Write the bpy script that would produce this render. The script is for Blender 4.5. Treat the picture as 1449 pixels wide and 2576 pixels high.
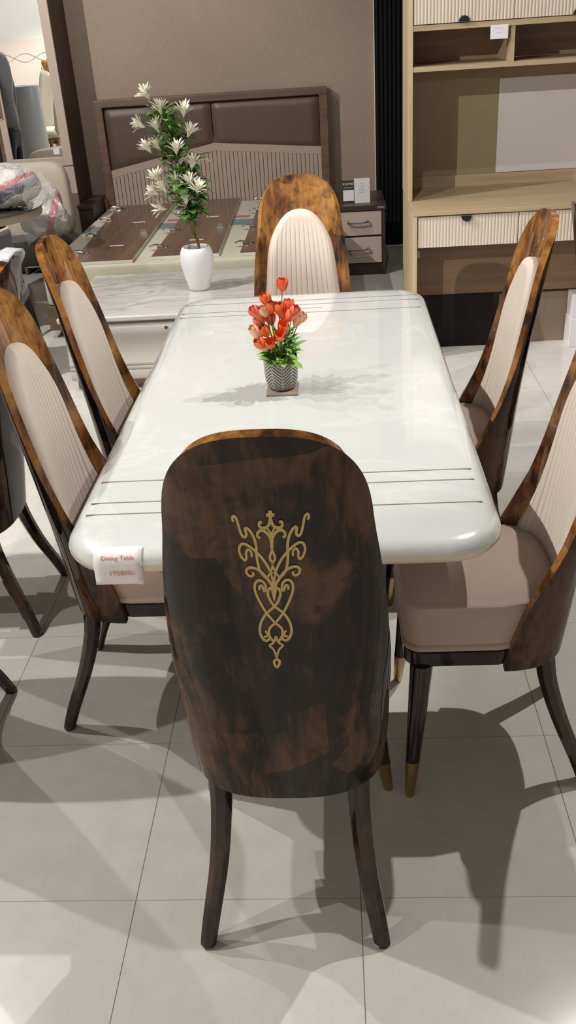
import bpy, bmesh, math, random
from mathutils import Vector, Matrix, noise
for _o in list(bpy.data.objects):
    bpy.data.objects.remove(_o)
SC = bpy.context.scene
COL = SC.collection
PI = math.pi
random.seed(7)

# ------------------------------------------------------------------ camera
cam_d = bpy.data.cameras.new('camera')
cam_d.sensor_fit = 'VERTICAL'
cam_d.sensor_height = 36.0
cam_d.lens = 36.0 * 2300 / 2576
cam_d.clip_start = 0.05
cam = bpy.data.objects.new('camera', cam_d)
COL.objects.link(cam)
_r = Vector((0.9975673, 0.0361657, -0.0595955))
_u = Vector((0.0349470, 0.4802645, 0.8764272))
_f = Vector((-0.0603182, 0.8763778, -0.4778323))
CP = Vector((0.13141, -2.62425, 1.70))
M4 = Matrix.Identity(4)
for _i in range(3):
    M4[_i][0], M4[_i][1], M4[_i][2], M4[_i][3] = _r[_i], _u[_i], -_f[_i], CP[_i]
cam.matrix_world = M4
SC.camera = cam

# ------------------------------------------------------------------ world, lamps, exposure
w = bpy.data.worlds.new('world')
SC.world = w
w.use_nodes = True
w.node_tree.nodes['Background'].inputs[0].default_value = (0.95, 0.92, 0.88, 1)
w.node_tree.nodes['Background'].inputs[1].default_value = 0.03
SC.view_settings.view_transform = 'Standard'
SC.view_settings.look = 'None'
SC.view_settings.gamma = 1.0
SC.view_settings.exposure = 0.22
CEIL = 3.6


def spot(x, y, watts, tx, ty, size=90, blend=0.35, rad=0.02, col=(1.0, 0.972, 0.928), z=CEIL - 0.08):
    d = bpy.data.lights.new('ceiling_or_fill_spot', 'SPOT')
    d.energy = watts
    d.color = col
    d.spot_size = math.radians(size)
    d.spot_blend = blend
    d.shadow_soft_size = rad
    o = bpy.data.objects.new('ceiling_or_fill_spot', d)
    COL.objects.link(o)
    o.location = (x, y, z)
    o.rotation_euler = (Vector((tx, ty, 1.05 if size < 20 else 0.5)) - Vector((x, y, z))).to_track_quat('-Z', 'Y').to_euler()
    return o


LAMPS = [
    # x, y, watts, target x, y, size : three heads on the left track, one on the right, plus two added fills
    (-2.2, -1.40, 95, 0.1, -1.7, 90),  # added fill lamp that brightens the front floor
    (-2.2, -0.70, 200, 0.1, -1.4, 100),
    (-2.2, 0.30, 145, 0.1, -1.0, 100),
    (-2.2, 1.25, 112, 0.1, -0.6, 100),
    (1.42, 0.30, 205, 0.0, -0.7, 115),
    (2.0, 0.30, 150, -0.55, -0.1, 36),  # added fill lamp, only lifts the back cushions of the left chairs
    # bedroom display and desk
    (-0.9, 2.0, 24, -0.5, 3.2, 110),
    (-3.0, 1.0, 400, 0.0, 4.7, 80),
    (-3.3, -2.9, 640, 1.30, 2.7, 19),
    (0.2, 0.9, 60, 1.0, 2.8, 75),
    # rear of the shop, then an added fill by the wardrobe
    (-3.2, -2.6, 320, -4.0, -2.4, 84),
    (-2.9, -1.0, 380, -3.8, -4.0, 90),
    (-1.6, 2.6, 80, -2.4, 4.4, 110),  # added lamp to brighten the person's zone by the wardrobe
]
for a in LAMPS:
    spot(*a)


# ------------------------------------------------------------------ materials
def mat(name):
    m = bpy.data.materials.new(name)
    m.use_nodes = True
    nt = m.node_tree
    return m, nt, nt.nodes['Principled BSDF']


def N(nt, kind, **kw):
    n = nt.nodes.new(kind)
    for k, v in kw.items():
        if hasattr(n, k):
            setattr(n, k, v)
        else:
            n.inputs[k].default_value = v
    return n


def srgb(r, g, b):
    f = lambda c: (c / 255 / 12.92) if c / 255 <= 0.04045 else ((c / 255 + 0.055) / 1.055) ** 2.4
    return (f(r), f(g), f(b), 1)


def plain(name, col, rough=0.5, metal=0.0, coat=0.0, spec=0.5):
    m, nt, b = mat(name)
    b.inputs['Base Color'].default_value = col
    b.inputs['Roughness'].default_value = rough
    b.inputs['Metallic'].default_value = metal
    b.inputs['Coat Weight'].default_value = coat
    b.inputs['Specular IOR Level'].default_value = spec
    return m


def ramp(nt, fac, stops):
    r = nt.nodes.new('ShaderNodeValToRGB')
    e = r.color_ramp.elements
    while len(e) < len(stops):
        e.new(0.5)
    for i, (p, c) in enumerate(stops):
        e[i].position = p
        e[i].color = c
    nt.links.new(fac, r.inputs[0])
    return r.outputs[0]


def coords(nt, scale=(1, 1, 1), rot=(0, 0, 0), which='Object'):
    tc = nt.nodes.new('ShaderNodeTexCoord')
    mp = nt.nodes.new('ShaderNodeMapping')
    mp.inputs['Scale'].default_value = scale
    mp.inputs['Rotation'].default_value = rot
    nt.links.new(tc.outputs[which], mp.inputs[0])
    return mp.outputs[0]


def noise_tex(nt, vec, scale, detail=4, rough=0.55, dist=0.0):
    n = nt.nodes.new('ShaderNodeTexNoise')
    n.inputs['Scale'].default_value = scale
    n.inputs['Detail'].default_value = detail
    n.inputs['Roughness'].default_value = rough
    n.inputs['Distortion'].default_value = dist
    nt.links.new(vec, n.inputs['Vector'])
    return n.outputs['Fac']


def mathn(nt, op, a, b=None, c=None):
    n = nt.nodes.new('ShaderNodeMath')
    n.operation = op
    for i, v in enumerate((a, b, c)):
        if v is None:
            continue
        if isinstance(v, (int, float)):
            n.inputs[i].default_value = v
        else:
            nt.links.new(v, n.inputs[i])
    return n.outputs[0]


def mixc(nt, fac, a, b, blend='MIX'):
    n = nt.nodes.new('ShaderNodeMix')
    n.data_type = 'RGBA'
    n.blend_type = blend
    for idx, v in ((0, fac), (6, a), (7, b)):
        if isinstance(v, (int, float)):
            n.inputs[idx].default_value = v
        elif isinstance(v, tuple):
            n.inputs[idx].default_value = v
        else:
            nt.links.new(v, n.inputs[idx])
    return n.outputs[2]


def bump(nt, b, h, strength=0.3, dist=0.002):
    n = nt.nodes.new('ShaderNodeBump')
    n.inputs['Strength'].default_value = strength
    n.inputs['Distance'].default_value = dist
    nt.links.new(h, n.inputs['Height'])
    nt.links.new(n.outputs[0], b.inputs['Normal'])


def burl(name, dark, mid, light, patch=0.5, coat=1.0):
    m, nt, b = mat(name)
    v = coords(nt, (1, 1, 0.55))
    n1 = noise_tex(nt, v, 9, 8, 0.62, 0.7)
    n2 = noise_tex(nt, coords(nt, (26, 26, 3.0)), 2.2, 6, 0.6, 0.3)
    vo = nt.nodes.new('ShaderNodeTexVoronoi')
    vo.distance = 'CHEBYCHEV'
    vo.inputs['Scale'].default_value = 7.5
    nt.links.new(coords(nt, (1, 1, 0.8), (0, 0.12, 0.3)), vo.inputs['Vector'])
    sp = nt.nodes.new('ShaderNodeSeparateColor')
    nt.links.new(vo.outputs['Color'], sp.inputs[0])
    f = mathn(nt, 'MULTIPLY_ADD', n1, 0.75, mathn(nt, 'MULTIPLY', n2, 0.3))
    f = mathn(nt, 'MULTIPLY_ADD', sp.outputs[0], 0.22 * patch, f)
    f = mathn(nt, 'SUBTRACT', f, 0.05 * patch)
    col = ramp(nt, f, [(0.41, dark), (0.53, mid), (0.66, light)])
    spots = noise_tex(nt, v, 38, 3, 0.5)
    sp2 = ramp(nt, spots, [(0.27, (0.35, 0.3, 0.3, 1)), (0.38, (1, 1, 1, 1))])
    col = mixc(nt, 1.0, col, sp2, 'MULTIPLY')
    nt.links.new(col, b.inputs['Base Color'])
    b.inputs['Roughness'].default_value = 0.22
    b.inputs['Specular IOR Level'].default_value = 0.0
    b.inputs['Coat Weight'].default_value = coat
    b.inputs['Coat Roughness'].default_value = 0.035
    return m


BURL = burl('burl_veneer', srgb(42, 25, 16), srgb(108, 68, 35), srgb(160, 112, 60))
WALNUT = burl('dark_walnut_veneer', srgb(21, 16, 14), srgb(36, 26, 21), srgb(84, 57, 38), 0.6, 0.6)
LEGWOOD = burl('dark_leg_lacquer', srgb(20, 13, 11), srgb(38, 24, 19), srgb(60, 38, 28), 0.2)


def fabric(name, c, s=900):
    m, nt, b = mat(name)
    n = noise_tex(nt, coords(nt), s, 2, 0.5)
    n2 = noise_tex(nt, coords(nt), 60, 3, 0.5)
    col = mixc(nt, n, tuple(x * 0.86 for x in c[:3]) + (1,), c)
    col = mixc(nt, mathn(nt, 'MULTIPLY', n2, 0.25), col, tuple(x * 0.8 for x in c[:3]) + (1,))
    nt.links.new(col, b.inputs['Base Color'])
    b.inputs['Roughness'].default_value = 0.9
    b.inputs['Sheen Weight'].default_value = 0.25
    b.inputs['Sheen Roughness'].default_value = 0.4
    b.inputs['Specular IOR Level'].default_value = 0.2
    bump(nt, b, n, 0.15, 0.0006)
    return m


CREAM = fabric('cream_velvet', srgb(214, 199, 186))
MAUVE = fabric('seat_velvet', srgb(184, 163, 151))


def marble_top():
    m, nt, b = mat('cream_onyx_lacquer')
    v = coords(nt)
    n = noise_tex(nt, v, 3.2, 5, 0.6, 1.6)
    r = ramp(nt, n, [(0.35, srgb(197, 200, 198)), (0.53, srgb(200, 203, 201)), (0.565, srgb(206, 209, 207)), (0.60, srgb(200, 203, 201)), (0.8, srgb(197, 200, 198))])
    nt.links.new(r, b.inputs['Base Color'])
    b.inputs['Roughness'].default_value = 0.22
    b.inputs['Coat Weight'].default_value = 1.0
    b.inputs['Coat Roughness'].default_value = 0.02
    return m


ONYX = marble_top()


def chest_marble():
    m, nt, b = mat('grey_veined_marble')
    v = coords(nt, (0.8, 2.4, 1))
    n = noise_tex(nt, v, 1.5, 4, 0.5, 1.6)
    r = ramp(nt, n, [(0.30, srgb(184, 182, 175)), (0.46, srgb(206, 204, 197)), (0.5, srgb(176, 173, 167)), (0.54, srgb(208, 206, 200)), (0.62, srgb(190, 187, 180)), (0.75, srgb(212, 210, 203))])
    nt.links.new(r, b.inputs['Base Color'])
    b.inputs['Roughness'].default_value = 0.2
    b.inputs['Coat Weight'].default_value = 0.5
    return m


MARBLE = chest_marble()


def wood(name, a, c, axis='x', scale=1.0, rough=0.5, coat=0.0):
    m, nt, b = mat(name)
    s = {'x': (1.2, 22, 22), 'y': (22, 1.2, 22), 'z': (22, 22, 1.2)}[axis]
    s = tuple(q * scale for q in s)
    n = noise_tex(nt, coords(nt, s), 1.4, 6, 0.6, 0.5)
    n2 = noise_tex(nt, coords(nt, tuple(q * 0.18 for q in s)), 1.6, 3, 0.5, 0.8)
    f = mathn(nt, 'MULTIPLY_ADD', n, 0.6, mathn(nt, 'MULTIPLY', n2, 0.45))
    nt.links.new(ramp(nt, f, [(0.34, a), (0.70, c)]), b.inputs['Base Color'])
    b.inputs['Roughness'].default_value = rough
    b.inputs['Coat Weight'].default_value = coat
    b.inputs['Coat Roughness'].default_value = 0.1
    return m


OAK = wood('light_oak_laminate', srgb(158, 136, 107), srgb(190, 168, 138), 'x')
OAKV = wood('light_oak_laminate_upright', srgb(168, 146, 115), srgb(200, 178, 147), 'z')
OAKD = wood('oak_back_laminate', srgb(132, 104, 78), srgb(166, 136, 104), 'x')
BOARD = wood('walnut_door_board', srgb(84, 60, 46), srgb(122, 92, 68), 'y', 0.9, 0.35, 0.3)
BEDWOOD = wood('walnut_bed_wood', srgb(84, 64, 52), srgb(116, 92, 76), 'x', 1, 0.4)
NIGHT = wood('dark_nightstand_wood', srgb(54, 40, 36), srgb(76, 58, 50), 'x', 1, 0.35)
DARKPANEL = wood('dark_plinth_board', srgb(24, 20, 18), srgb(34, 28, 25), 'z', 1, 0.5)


def floor_mat():
    m, nt, b = mat('polished_cream_tiles')
    tc = nt.nodes.new('ShaderNodeTexCoord')
    sx = nt.nodes.new('ShaderNodeSeparateXYZ')
    nt.links.new(tc.outputs['Object'], sx.inputs[0])
    S = 0.496

    def line(o, off, half):
        q = mathn(nt, 'FRACT', mathn(nt, 'DIVIDE', mathn(nt, 'SUBTRACT', o, off), S))
        d = mathn(nt, 'ABSOLUTE', mathn(nt, 'SUBTRACT', q, 0.5))
        return mathn(nt, 'GREATER_THAN', d, 0.5 - half)
    gx = line(sx.outputs[0], -0.356, 0.0020)
    gy = line(sx.outputs[1], -1.276, 0.0016)
    g = mathn(nt, 'MAXIMUM', gx, mathn(nt, 'MULTIPLY', gy, 0.7))
    n = noise_tex(nt, tc.outputs['Object'], 14, 5, 0.6)
    n2 = noise_tex(nt, tc.outputs['Object'], 420, 2, 0.5)
    base = ramp(nt, mathn(nt, 'MULTIPLY_ADD', n, 0.6, mathn(nt, 'MULTIPLY', n2, 0.4)), [(0.3, srgb(196, 192, 185)), (0.7, srgb(209, 206, 200))])
    nt.links.new(mixc(nt, g, base, srgb(120, 112, 103)), b.inputs['Base Color'])
    b.inputs['Roughness'].default_value = 0.16
    b.inputs['Specular IOR Level'].default_value = 0.5
    return m


FLOOR = floor_mat()


def wallpaper():
    m, nt, b = mat('taupe_wallpaper')
    v = coords(nt, (1, 1, 0.25))
    n = noise_tex(nt, v, 90, 3, 0.6)
    n2 = noise_tex(nt, coords(nt), 2.2, 3, 0.5)
    f = mathn(nt, 'MULTIPLY_ADD', n, 0.6, mathn(nt, 'MULTIPLY', n2, 0.35))
    nt.links.new(ramp(nt, f, [(0.3, srgb(146, 127, 112)), (0.7, srgb(164, 145, 129))]), b.inputs['Base Color'])
    b.inputs['Roughness'].default_value = 0.7
    return m


WALLPAPER = wallpaper()
WHITEWALL = plain('white_wall_paint', srgb(226, 226, 220), 0.8)
CEILM = plain('ceiling_paint', srgb(96, 94, 91), 0.9)
BLACKFLUTE = plain('black_fluted_panel', srgb(20, 20, 23), 0.7, spec=0.15)
LEATHER = fabric('brown_leather', srgb(92, 73, 61), 260)
LEATHER.node_tree.nodes['Principled BSDF'].inputs['Roughness'].default_value = 0.45
LEATHER.node_tree.nodes['Principled BSDF'].inputs['Specular IOR Level'].default_value = 0.5
FLUTE_TAUPE = plain('taupe_fluted_panel', srgb(168, 148, 134), 0.55)
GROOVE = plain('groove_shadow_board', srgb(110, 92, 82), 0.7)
FLUTE_CREAM = plain('cream_fluted_front', srgb(202, 187, 171), 0.5)
OLIVE = plain('olive_back_panel', srgb(146, 134, 104), 0.35)
WHITEBOARD = plain('white_gloss_board', srgb(214, 211, 213), 0.3)
CREAMLAC = plain('cream_lacquer', srgb(194, 188, 180), 0.35, coat=0.3)
CREAMPLY = plain('cream_ply_front', srgb(196, 180, 168), 0.45)
GOLD = plain('gold_paint', srgb(184, 156, 100), 0.45, 0.35)
BRASS = plain('brass', srgb(176, 150, 104), 0.3, 1.0)
CHROME = plain('chrome', srgb(205, 203, 200), 0.18, 1.0)
NICKEL = plain('dull_nickel', srgb(150, 146, 140), 0.35, 1.0)
BLACK = plain('black_matte', srgb(18, 17, 17), 0.45)
BLACKGLOSS = plain('black_gloss_lacquer', srgb(16, 13, 13), 0.15, coat=0.6)
INLAYM = plain('bronze_inlay', srgb(146, 130, 108), 0.4, 0.3)
WHITECER = plain('white_ceramic', srgb(232, 232, 234), 0.32)
PAPER = plain('white_paper', srgb(226, 222, 224), 0.7)
REDINK = plain('red_ink', srgb(206, 132, 130), 0.7)
GREYINK = plain('grey_ink', srgb(176, 170, 172), 0.7)
WHITEINK = plain('white_ink', srgb(232, 232, 230), 0.6)
BLUESTICK = plain('blue_sticker', srgb(66, 92, 150), 0.4)
WHITEEDGE = plain('white_edge_band', srgb(220, 216, 208), 0.45)
GREYFAB = fabric('grey_leather', srgb(92, 90, 88), 300)
BEIGE = plain('beige_piping', srgb(196, 178, 156), 0.6)
CREAMFAB = fabric('armchair_cream_fabric', srgb(206, 196, 178), 400)
PINK = plain('pink_print_film', srgb(214, 148, 148), 0.3)
NAVYPRINT = plain('navy_print_film', srgb(70, 76, 106), 0.3)
BROWNBOX = plain('grey_brown_box_board', srgb(128, 110, 92), 0.6)
COASTERM = plain('bronze_coaster', srgb(158, 146, 128), 0.35, 0.2)
GREYROLL = plain('grey_foam_roll', srgb(186, 190, 192), 0.4)
SHIRT = fabric('grey_shirt_fabric', srgb(128, 128, 136), 500)
TROUSER = fabric('navy_denim', srgb(34, 36, 52), 500)
SKIN = plain('skin', srgb(172, 122, 92), 0.5)
HAIR = plain('dark_hair', srgb(24, 18, 15), 0.5)
GLASSBLK = plain('dark_glass_top', srgb(70, 72, 68), 0.03, coat=1.0)
MIRRORM = plain('mirror_silver', (0.93, 0.94, 0.93, 1), 0.0, 1.0)


def film(name, col, alpha=0.35, rough=0.12):
    m, nt, b = mat(name)
    b.inputs['Base Color'].default_value = col
    b.inputs['Roughness'].default_value = rough
    b.inputs['Coat Weight'].default_value = 1.0
    b.inputs['Coat Roughness'].default_value = 0.05
    b.inputs['Alpha'].default_value = alpha
    n = noise_tex(nt, coords(nt), 16, 4, 0.6, 0.8)
    bump(nt, b, n, 0.9, 0.02)
    return m


FILM = film('clear_plastic_film', srgb(226, 224, 224), 0.28)
FILMW = film('white_plastic_film', srgb(214, 216, 220), 0.9, 0.25)
BAGM = film('milky_plastic_bag', srgb(206, 202, 194), 0.96, 0.22)
MATTM = fabric('wrapped_mattress_fabric', srgb(206, 202, 180), 120)
GLASSM, _nt, _b = mat('clear_glass')
_b.inputs['Transmission Weight'].default_value = 0.8
_b.inputs['Base Color'].default_value = srgb(176, 188, 180)
_b.inputs['Roughness'].default_value = 0.02


def leaf_mat(name, a, c):
    m, nt, b = mat(name)
    n = noise_tex(nt, coords(nt), 30, 3, 0.5)
    nt.links.new(ramp(nt, n, [(0.35, a), (0.65, c)]), b.inputs['Base Color'])
    b.inputs['Roughness'].default_value = 0.42
    b.inputs['Subsurface Weight'].default_value = 0.0
    return m


LEAFD = leaf_mat('deep_green_leaf', srgb(56, 100, 48), srgb(112, 158, 72))
LEAFL = leaf_mat('fresh_green_leaf', srgb(104, 158, 68), srgb(166, 204, 98))
PETALW = leaf_mat('ivory_petal', srgb(224, 218, 192), srgb(240, 238, 224))
STEMG = plain('green_stem', srgb(96, 112, 58), 0.5)
STEMB = plain('brown_stem', srgb(150, 100, 60), 0.5)
TUL = [leaf_mat('red_orange_petal', srgb(236, 84, 46), srgb(250, 134, 70)),
       leaf_mat('coral_petal', srgb(238, 104, 86), srgb(248, 150, 110)),
       leaf_mat('peach_petal', srgb(252, 192, 150), srgb(254, 220, 192))]


def pot_mat():
    m, nt, b = mat('herringbone_pot_glaze')
    tc = nt.nodes.new('ShaderNodeTexCoord')
    s = nt.nodes.new('ShaderNodeSeparateXYZ')
    nt.links.new(tc.outputs['Object'], s.inputs[0])
    ang = mathn(nt, 'ARCTAN2', s.outputs[1], s.outputs[0])
    c = mathn(nt, 'MULTIPLY_ADD', ang, 10 / (2 * PI), 10.3)
    pp = mathn(nt, 'PINGPONG', c, 1.0)
    st = mathn(nt, 'FRACT', mathn(nt, 'MULTIPLY_ADD', s.outputs[2], 105.0, mathn(nt, 'MULTIPLY', pp, -2.6)))
    stripe = mathn(nt, 'LESS_THAN', st, 0.36)
    fr = mathn(nt, 'FRACT', c)
    d = mathn(nt, 'MINIMUM', fr, mathn(nt, 'SUBTRACT', 1.0, fr))
    gap = mathn(nt, 'GREATER_THAN', d, 0.10)
    stripe = mathn(nt, 'MULTIPLY', stripe, gap)
    dl = mathn(nt, 'MULTIPLY', mathn(nt, 'GREATER_THAN', d, 0.035), mathn(nt, 'LESS_THAN', d, 0.085))
    f = mathn(nt, 'MAXIMUM', stripe, dl)
    f = mathn(nt, 'MULTIPLY', f, mathn(nt, 'LESS_THAN', s.outputs[2], 0.089))
    nt.links.new(mixc(nt, f, srgb(74, 70, 64), srgb(204, 198, 188)), b.inputs['Base Color'])
    b.inputs['Roughness'].default_value = 0.5
    return m


POTM = pot_mat()


# ------------------------------------------------------------------ geometry helpers
def obj(name, bm, m, parent=None, loc=None, smooth=40, bevel=0.0, seg=2, recalc=True):
    if recalc:
        bmesh.ops.recalc_face_normals(bm, faces=bm.faces[:])
    me = bpy.data.meshes.new(name)
    bm.to_mesh(me)
    bm.free()
    for mm in (m if isinstance(m, (list, tuple)) else [m]):
        me.materials.append(mm)
    o = bpy.data.objects.new(name, me)
    COL.objects.link(o)
    if parent:
        o.parent = parent
    if loc:
        o.location = loc
    if smooth:
        me.shade_smooth()
        if smooth < 180:
            me.set_sharp_from_angle(angle=math.radians(smooth))
    if bevel:
        md = o.modifiers.new('bevel', 'BEVEL')
        md.width = bevel
        md.segments = seg
        md.limit_method = 'ANGLE'
        md.angle_limit = math.radians(40)
        md.harden_normals = False
    return o


def tag(o, label, cat, group=None):
    o['label'] = label
    o['category'] = cat
    if group:
        o['group'] = group
    return o


def thing(name, label, cat, loc=(0, 0, 0), rz=0.0, group=None):
    o = bpy.data.objects.new(name, None)
    COL.objects.link(o)
    o.location = loc
    o.rotation_euler = (0, 0, rz)
    o.empty_display_size = 0.05
    return tag(o, label, cat, group)


def struct(name, bm, m, parent=None, **kw):
    o = obj(name, bm, m, parent, **kw)
    if not parent:
        o['kind'] = 'structure'
    return o


def BM():
    return bmesh.new()


def box(bm, x0, x1, y0, y1, z0, z1):
    v = [bm.verts.new((x, y, z)) for z in (z0, z1) for y in (y0, y1) for x in (x0, x1)]
    for f in ((0, 2, 3, 1), (4, 5, 7, 6), (0, 1, 5, 4), (1, 3, 7, 5), (3, 2, 6, 7), (2, 0, 4, 6)):
        bm.faces.new([v[i] for i in f])
    return bm


def b1(*a):
    return box(BM(), *a)


def loft(bm, rings, closed=True, cap0=True, cap1=True):
    vs = [[bm.verts.new(p) for p in r] for r in rings]
    n = len(vs[0])
    for a, c in zip(vs, vs[1:]):
        for i in range(n if closed else n - 1):
            j = (i + 1) % n
            bm.faces.new((a[i], a[j], c[j], c[i]))
    if cap0:
        bm.faces.new(vs[0][::-1])
    if cap1:
        bm.faces.new(vs[-1])
    return vs


def lathe(bm, prof, n=32, c=(0, 0, 0), cap0=True, cap1=True):
    return loft(bm, [[(c[0] + r * math.cos(2 * PI * i / n), c[1] + r * math.sin(2 * PI * i / n), c[2] + z) for i in range(n)] for r, z in prof], True, cap0, cap1)


def frames(pts):
    pts = [Vector(p) for p in pts]
    out = []
    up = None
    for i, p in enumerate(pts):
        t = (pts[min(i + 1, len(pts) - 1)] - pts[max(i - 1, 0)]).normalized()
        if up is None:
            up = Vector((0, 0, 1)) if abs(t.z) < 0.9 else Vector((0, 1, 0))
        a = t.cross(up).normalized()
        up = a.cross(t).normalized()
        out.append((p, a, up))
    return out


def tube(bm, pts, r, n=10, cap=True):
    rs = r if isinstance(r, (list, tuple)) else [r] * len(pts)
    rings = []
    for (p, a, u), q in zip(frames(pts), rs):
        rings.append([p + a * (q * math.cos(2 * PI * i / n)) + u * (q * math.sin(2 * PI * i / n)) for i in range(n)])
    return loft(bm, rings, True, cap, cap)


def catmull(pts, k=6):
    P = [Vector(p) for p in pts]
    P = [P[0] * 2 - P[1]] + P + [P[-1] * 2 - P[-2]]
    out = []
    for i in range(1, len(P) - 2):
        for j in range(k):
            t = j / k
            a, b, c, d = P[i - 1], P[i], P[i + 1], P[i + 2]
            out.append(0.5 * ((2 * b) + (c - a) * t + (2 * a - 5 * b + 4 * c - d) * t * t + (3 * b - a - 3 * c + d) * t ** 3))
    out.append(P[-2])
    return out


def rrect(hx, hy, r, k=8, cx=0, cy=0):
    out = []
    for sx, sy, a0 in ((1, 1, 0), (-1, 1, 90), (-1, -1, 180), (1, -1, 270)):
        for i in range(k + 1):
            a = math.radians(a0 + 90 * i / k)
            out.append((cx + sx * (hx - r) + r * math.cos(a), cy + sy * (hy - r) + r * math.sin(a)))
    return out


def lerp_tab(tab, z):
    """smooth (Hermite) interpolation through a table of (z, value)"""
    n = len(tab)
    if z <= tab[0][0]:
        return tab[0][1]
    if z >= tab[-1][0]:
        return tab[-1][1]
    i = 0
    while z > tab[i + 1][0]:
        i += 1

    def slope(k):
        if k == 0 or k == n - 1:
            a, b = (0, 1) if k == 0 else (n - 2, n - 1)
            return (tab[b][1] - tab[a][1]) / (tab[b][0] - tab[a][0])
        return (tab[k + 1][1] - tab[k - 1][1]) / (tab[k + 1][0] - tab[k - 1][0])
    h = tab[i + 1][0] - tab[i][0]
    t = (z - tab[i][0]) / h
    m0, m1 = slope(i) * h, slope(i + 1) * h
    return (2 * t ** 3 - 3 * t * t + 1) * tab[i][1] + (t ** 3 - 2 * t * t + t) * m0 + (3 * t * t - 2 * t ** 3) * tab[i + 1][1] + (t ** 3 - t * t) * m1


def text_mesh(body, size, m, name, parent, matrix, extrude=0.0002, align='CENTER'):
    cu = bpy.data.curves.new(name, 'FONT')
    cu.body = body
    cu.size = size
    cu.align_x = align
    cu.align_y = 'CENTER'
    cu.extrude = extrude
    cu.resolution_u = 2
    tmp = bpy.data.objects.new('tmp', cu)
    COL.objects.link(tmp)
    dg = bpy.context.evaluated_depsgraph_get()
    me = bpy.data.meshes.new_from_object(tmp.evaluated_get(dg))
    bpy.data.objects.remove(tmp)
    me.materials.clear()
    me.materials.append(m)
    me.transform(matrix)
    o = bpy.data.objects.new(name, me)
    COL.objects.link(o)
    o.parent = parent
    return o


FACE = Matrix(((1, 0, 0, 0), (0, 0, -1, 0), (0, 1, 0, 0), (0, 0, 0, 1)))   # text lying in XY -> upright, read from -Y


def dup(root, loc, rz, label, group=None, cat=None, scale=None):
    r = root.copy()
    COL.objects.link(r)
    r.location = loc
    r.rotation_euler = (0, 0, rz)
    if scale:
        r.scale = scale
    r['label'] = label
    if group:
        r['group'] = group
    for ch in list(root.children):
        c = ch.copy()
        COL.objects.link(c)
        c.parent = r
        for g in ch.children:
            d = g.copy()
            COL.objects.link(d)
            d.parent = c
    return r


# ------------------------------------------------------------------ the room
bm = BM()
box(bm, -6, 5, -4.2, 5.2, -0.06, 0)
struct('floor', bm, FLOOR, smooth=0)
struct('wall_back', b1(-6, 5, 5.0, 5.2, 0, CEIL), WALLPAPER, smooth=0)
struct('wall_rear', b1(-6, 5, -4.2, -4.0, 0, CEIL), WHITEWALL, smooth=0)
struct('wall_left', b1(-6.2, -6, -4.2, 5.2, 0, CEIL), WHITEWALL, smooth=0)
struct('wall_right', b1(5, 5.2, -4.2, 5.2, 0, CEIL), WHITEWALL, smooth=0)
struct('ceiling', b1(-6.2, 5.2, -4.2, 5.2, CEIL, CEIL + 0.1), CEILM, smooth=0)
# black fluted wall cladding
bm = BM()
x = 0.49
rings = []
prof = [(0.482, 4.999), (0.482, 4.975)]
while x < 1.45:
    for k in range(6):
        a = PI * k / 6
        prof.append((x + 0.026 * k / 6, 4.975 - 0.014 * math.sin(a)))
    x += 0.032
    prof.append((x - 0.006, 4.975))
prof.append((1.46, 4.999))
loft(bm, [[(px, py, 0.0) for px, py in prof], [(px, py, CEIL - 0.001) for px, py in prof]], True)
struct('trim_1', bm, BLACKFLUTE)
struct('trim_2', b1(0.474, 0.4815, 4.975, 4.999, 0, CEIL - 0.001), plain('white_edge_strip', srgb(206, 200, 192), 0.5), smooth=0)

# ------------------------------------------------------------------ dining table
TX, TY0, TY1 = 0.462, -1.052, 0.868
TCY, THY = (TY0 + TY1) / 2, (TY1 - TY0) / 2
TZ = 0.76
table = thing('dining_table', 'long dining table with glossy cream stone top and thin inlaid lines', 'table', (0, TCY, 0))
bm = BM()
rings = []
for ins, z in ((0.09, 0.700), (0.04, 0.7005), (0.018, 0.704), (0.006, 0.711), (0.001, 0.720), (0, 0.731), (0.002, 0.739), (0.008, 0.747), (0.018, 0.7535), (0.032, 0.758), (0.05, 0.7598), (0.08, TZ)):
    rings.append([(px, py, z) for px, py in rrect(TX - ins, THY - ins, max(0.125 - ins, 0.02), 12)])
loft(bm, rings)
for f in bm.faces:
    if 0.7035 < f.calc_center_median().z < 0.7300 and abs(f.normal.z) < 0.9:
        f.material_index = 1
obj('tabletop', bm, [ONYX, plain('beige_onyx_edge', srgb(206, 196, 174), 0.22, coat=0.8)], table, smooth=60)
IW = 0.0019
for x0, x1, yy in ((-0.433, 0.429, -0.883), (-0.433, 0.06, -0.829), (-0.06, 0.427, -0.776), (-0.433, 0.427, -0.723),
                   (-0.432, 0.432, 0.744), (-0.05, 0.432, 0.687), (-0.430, 0.082, 0.637), (-0.432, 0.430, 0.585)):
    obj('inlay_strip', b1(x0, x1, yy - TCY - IW, yy - TCY + IW, TZ - 0.002, TZ + 0.0006), INLAYM, table, smooth=0)
# twin pedestal hidden behind the near chair
for yy in (-0.33, 0.33):
    bm = BM()
    loft(bm, [[(px, py + yy, z) for px, py in rrect(hx, hy, 0.02, 4)] for hx, hy, z in ((0.17, 0.09, 0.03), (0.15, 0.08, 0.10), (0.10, 0.06, 0.35), (0.13, 0.08, 0.62), (0.17, 0.10, 0.70))])
    obj('pedestal', bm, LEGWOOD, table)
obj('base_plate', b1(-0.19, 0.19, -0.47, 0.47, 0.0, 0.03), LEGWOOD, table, bevel=0.006)

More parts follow.
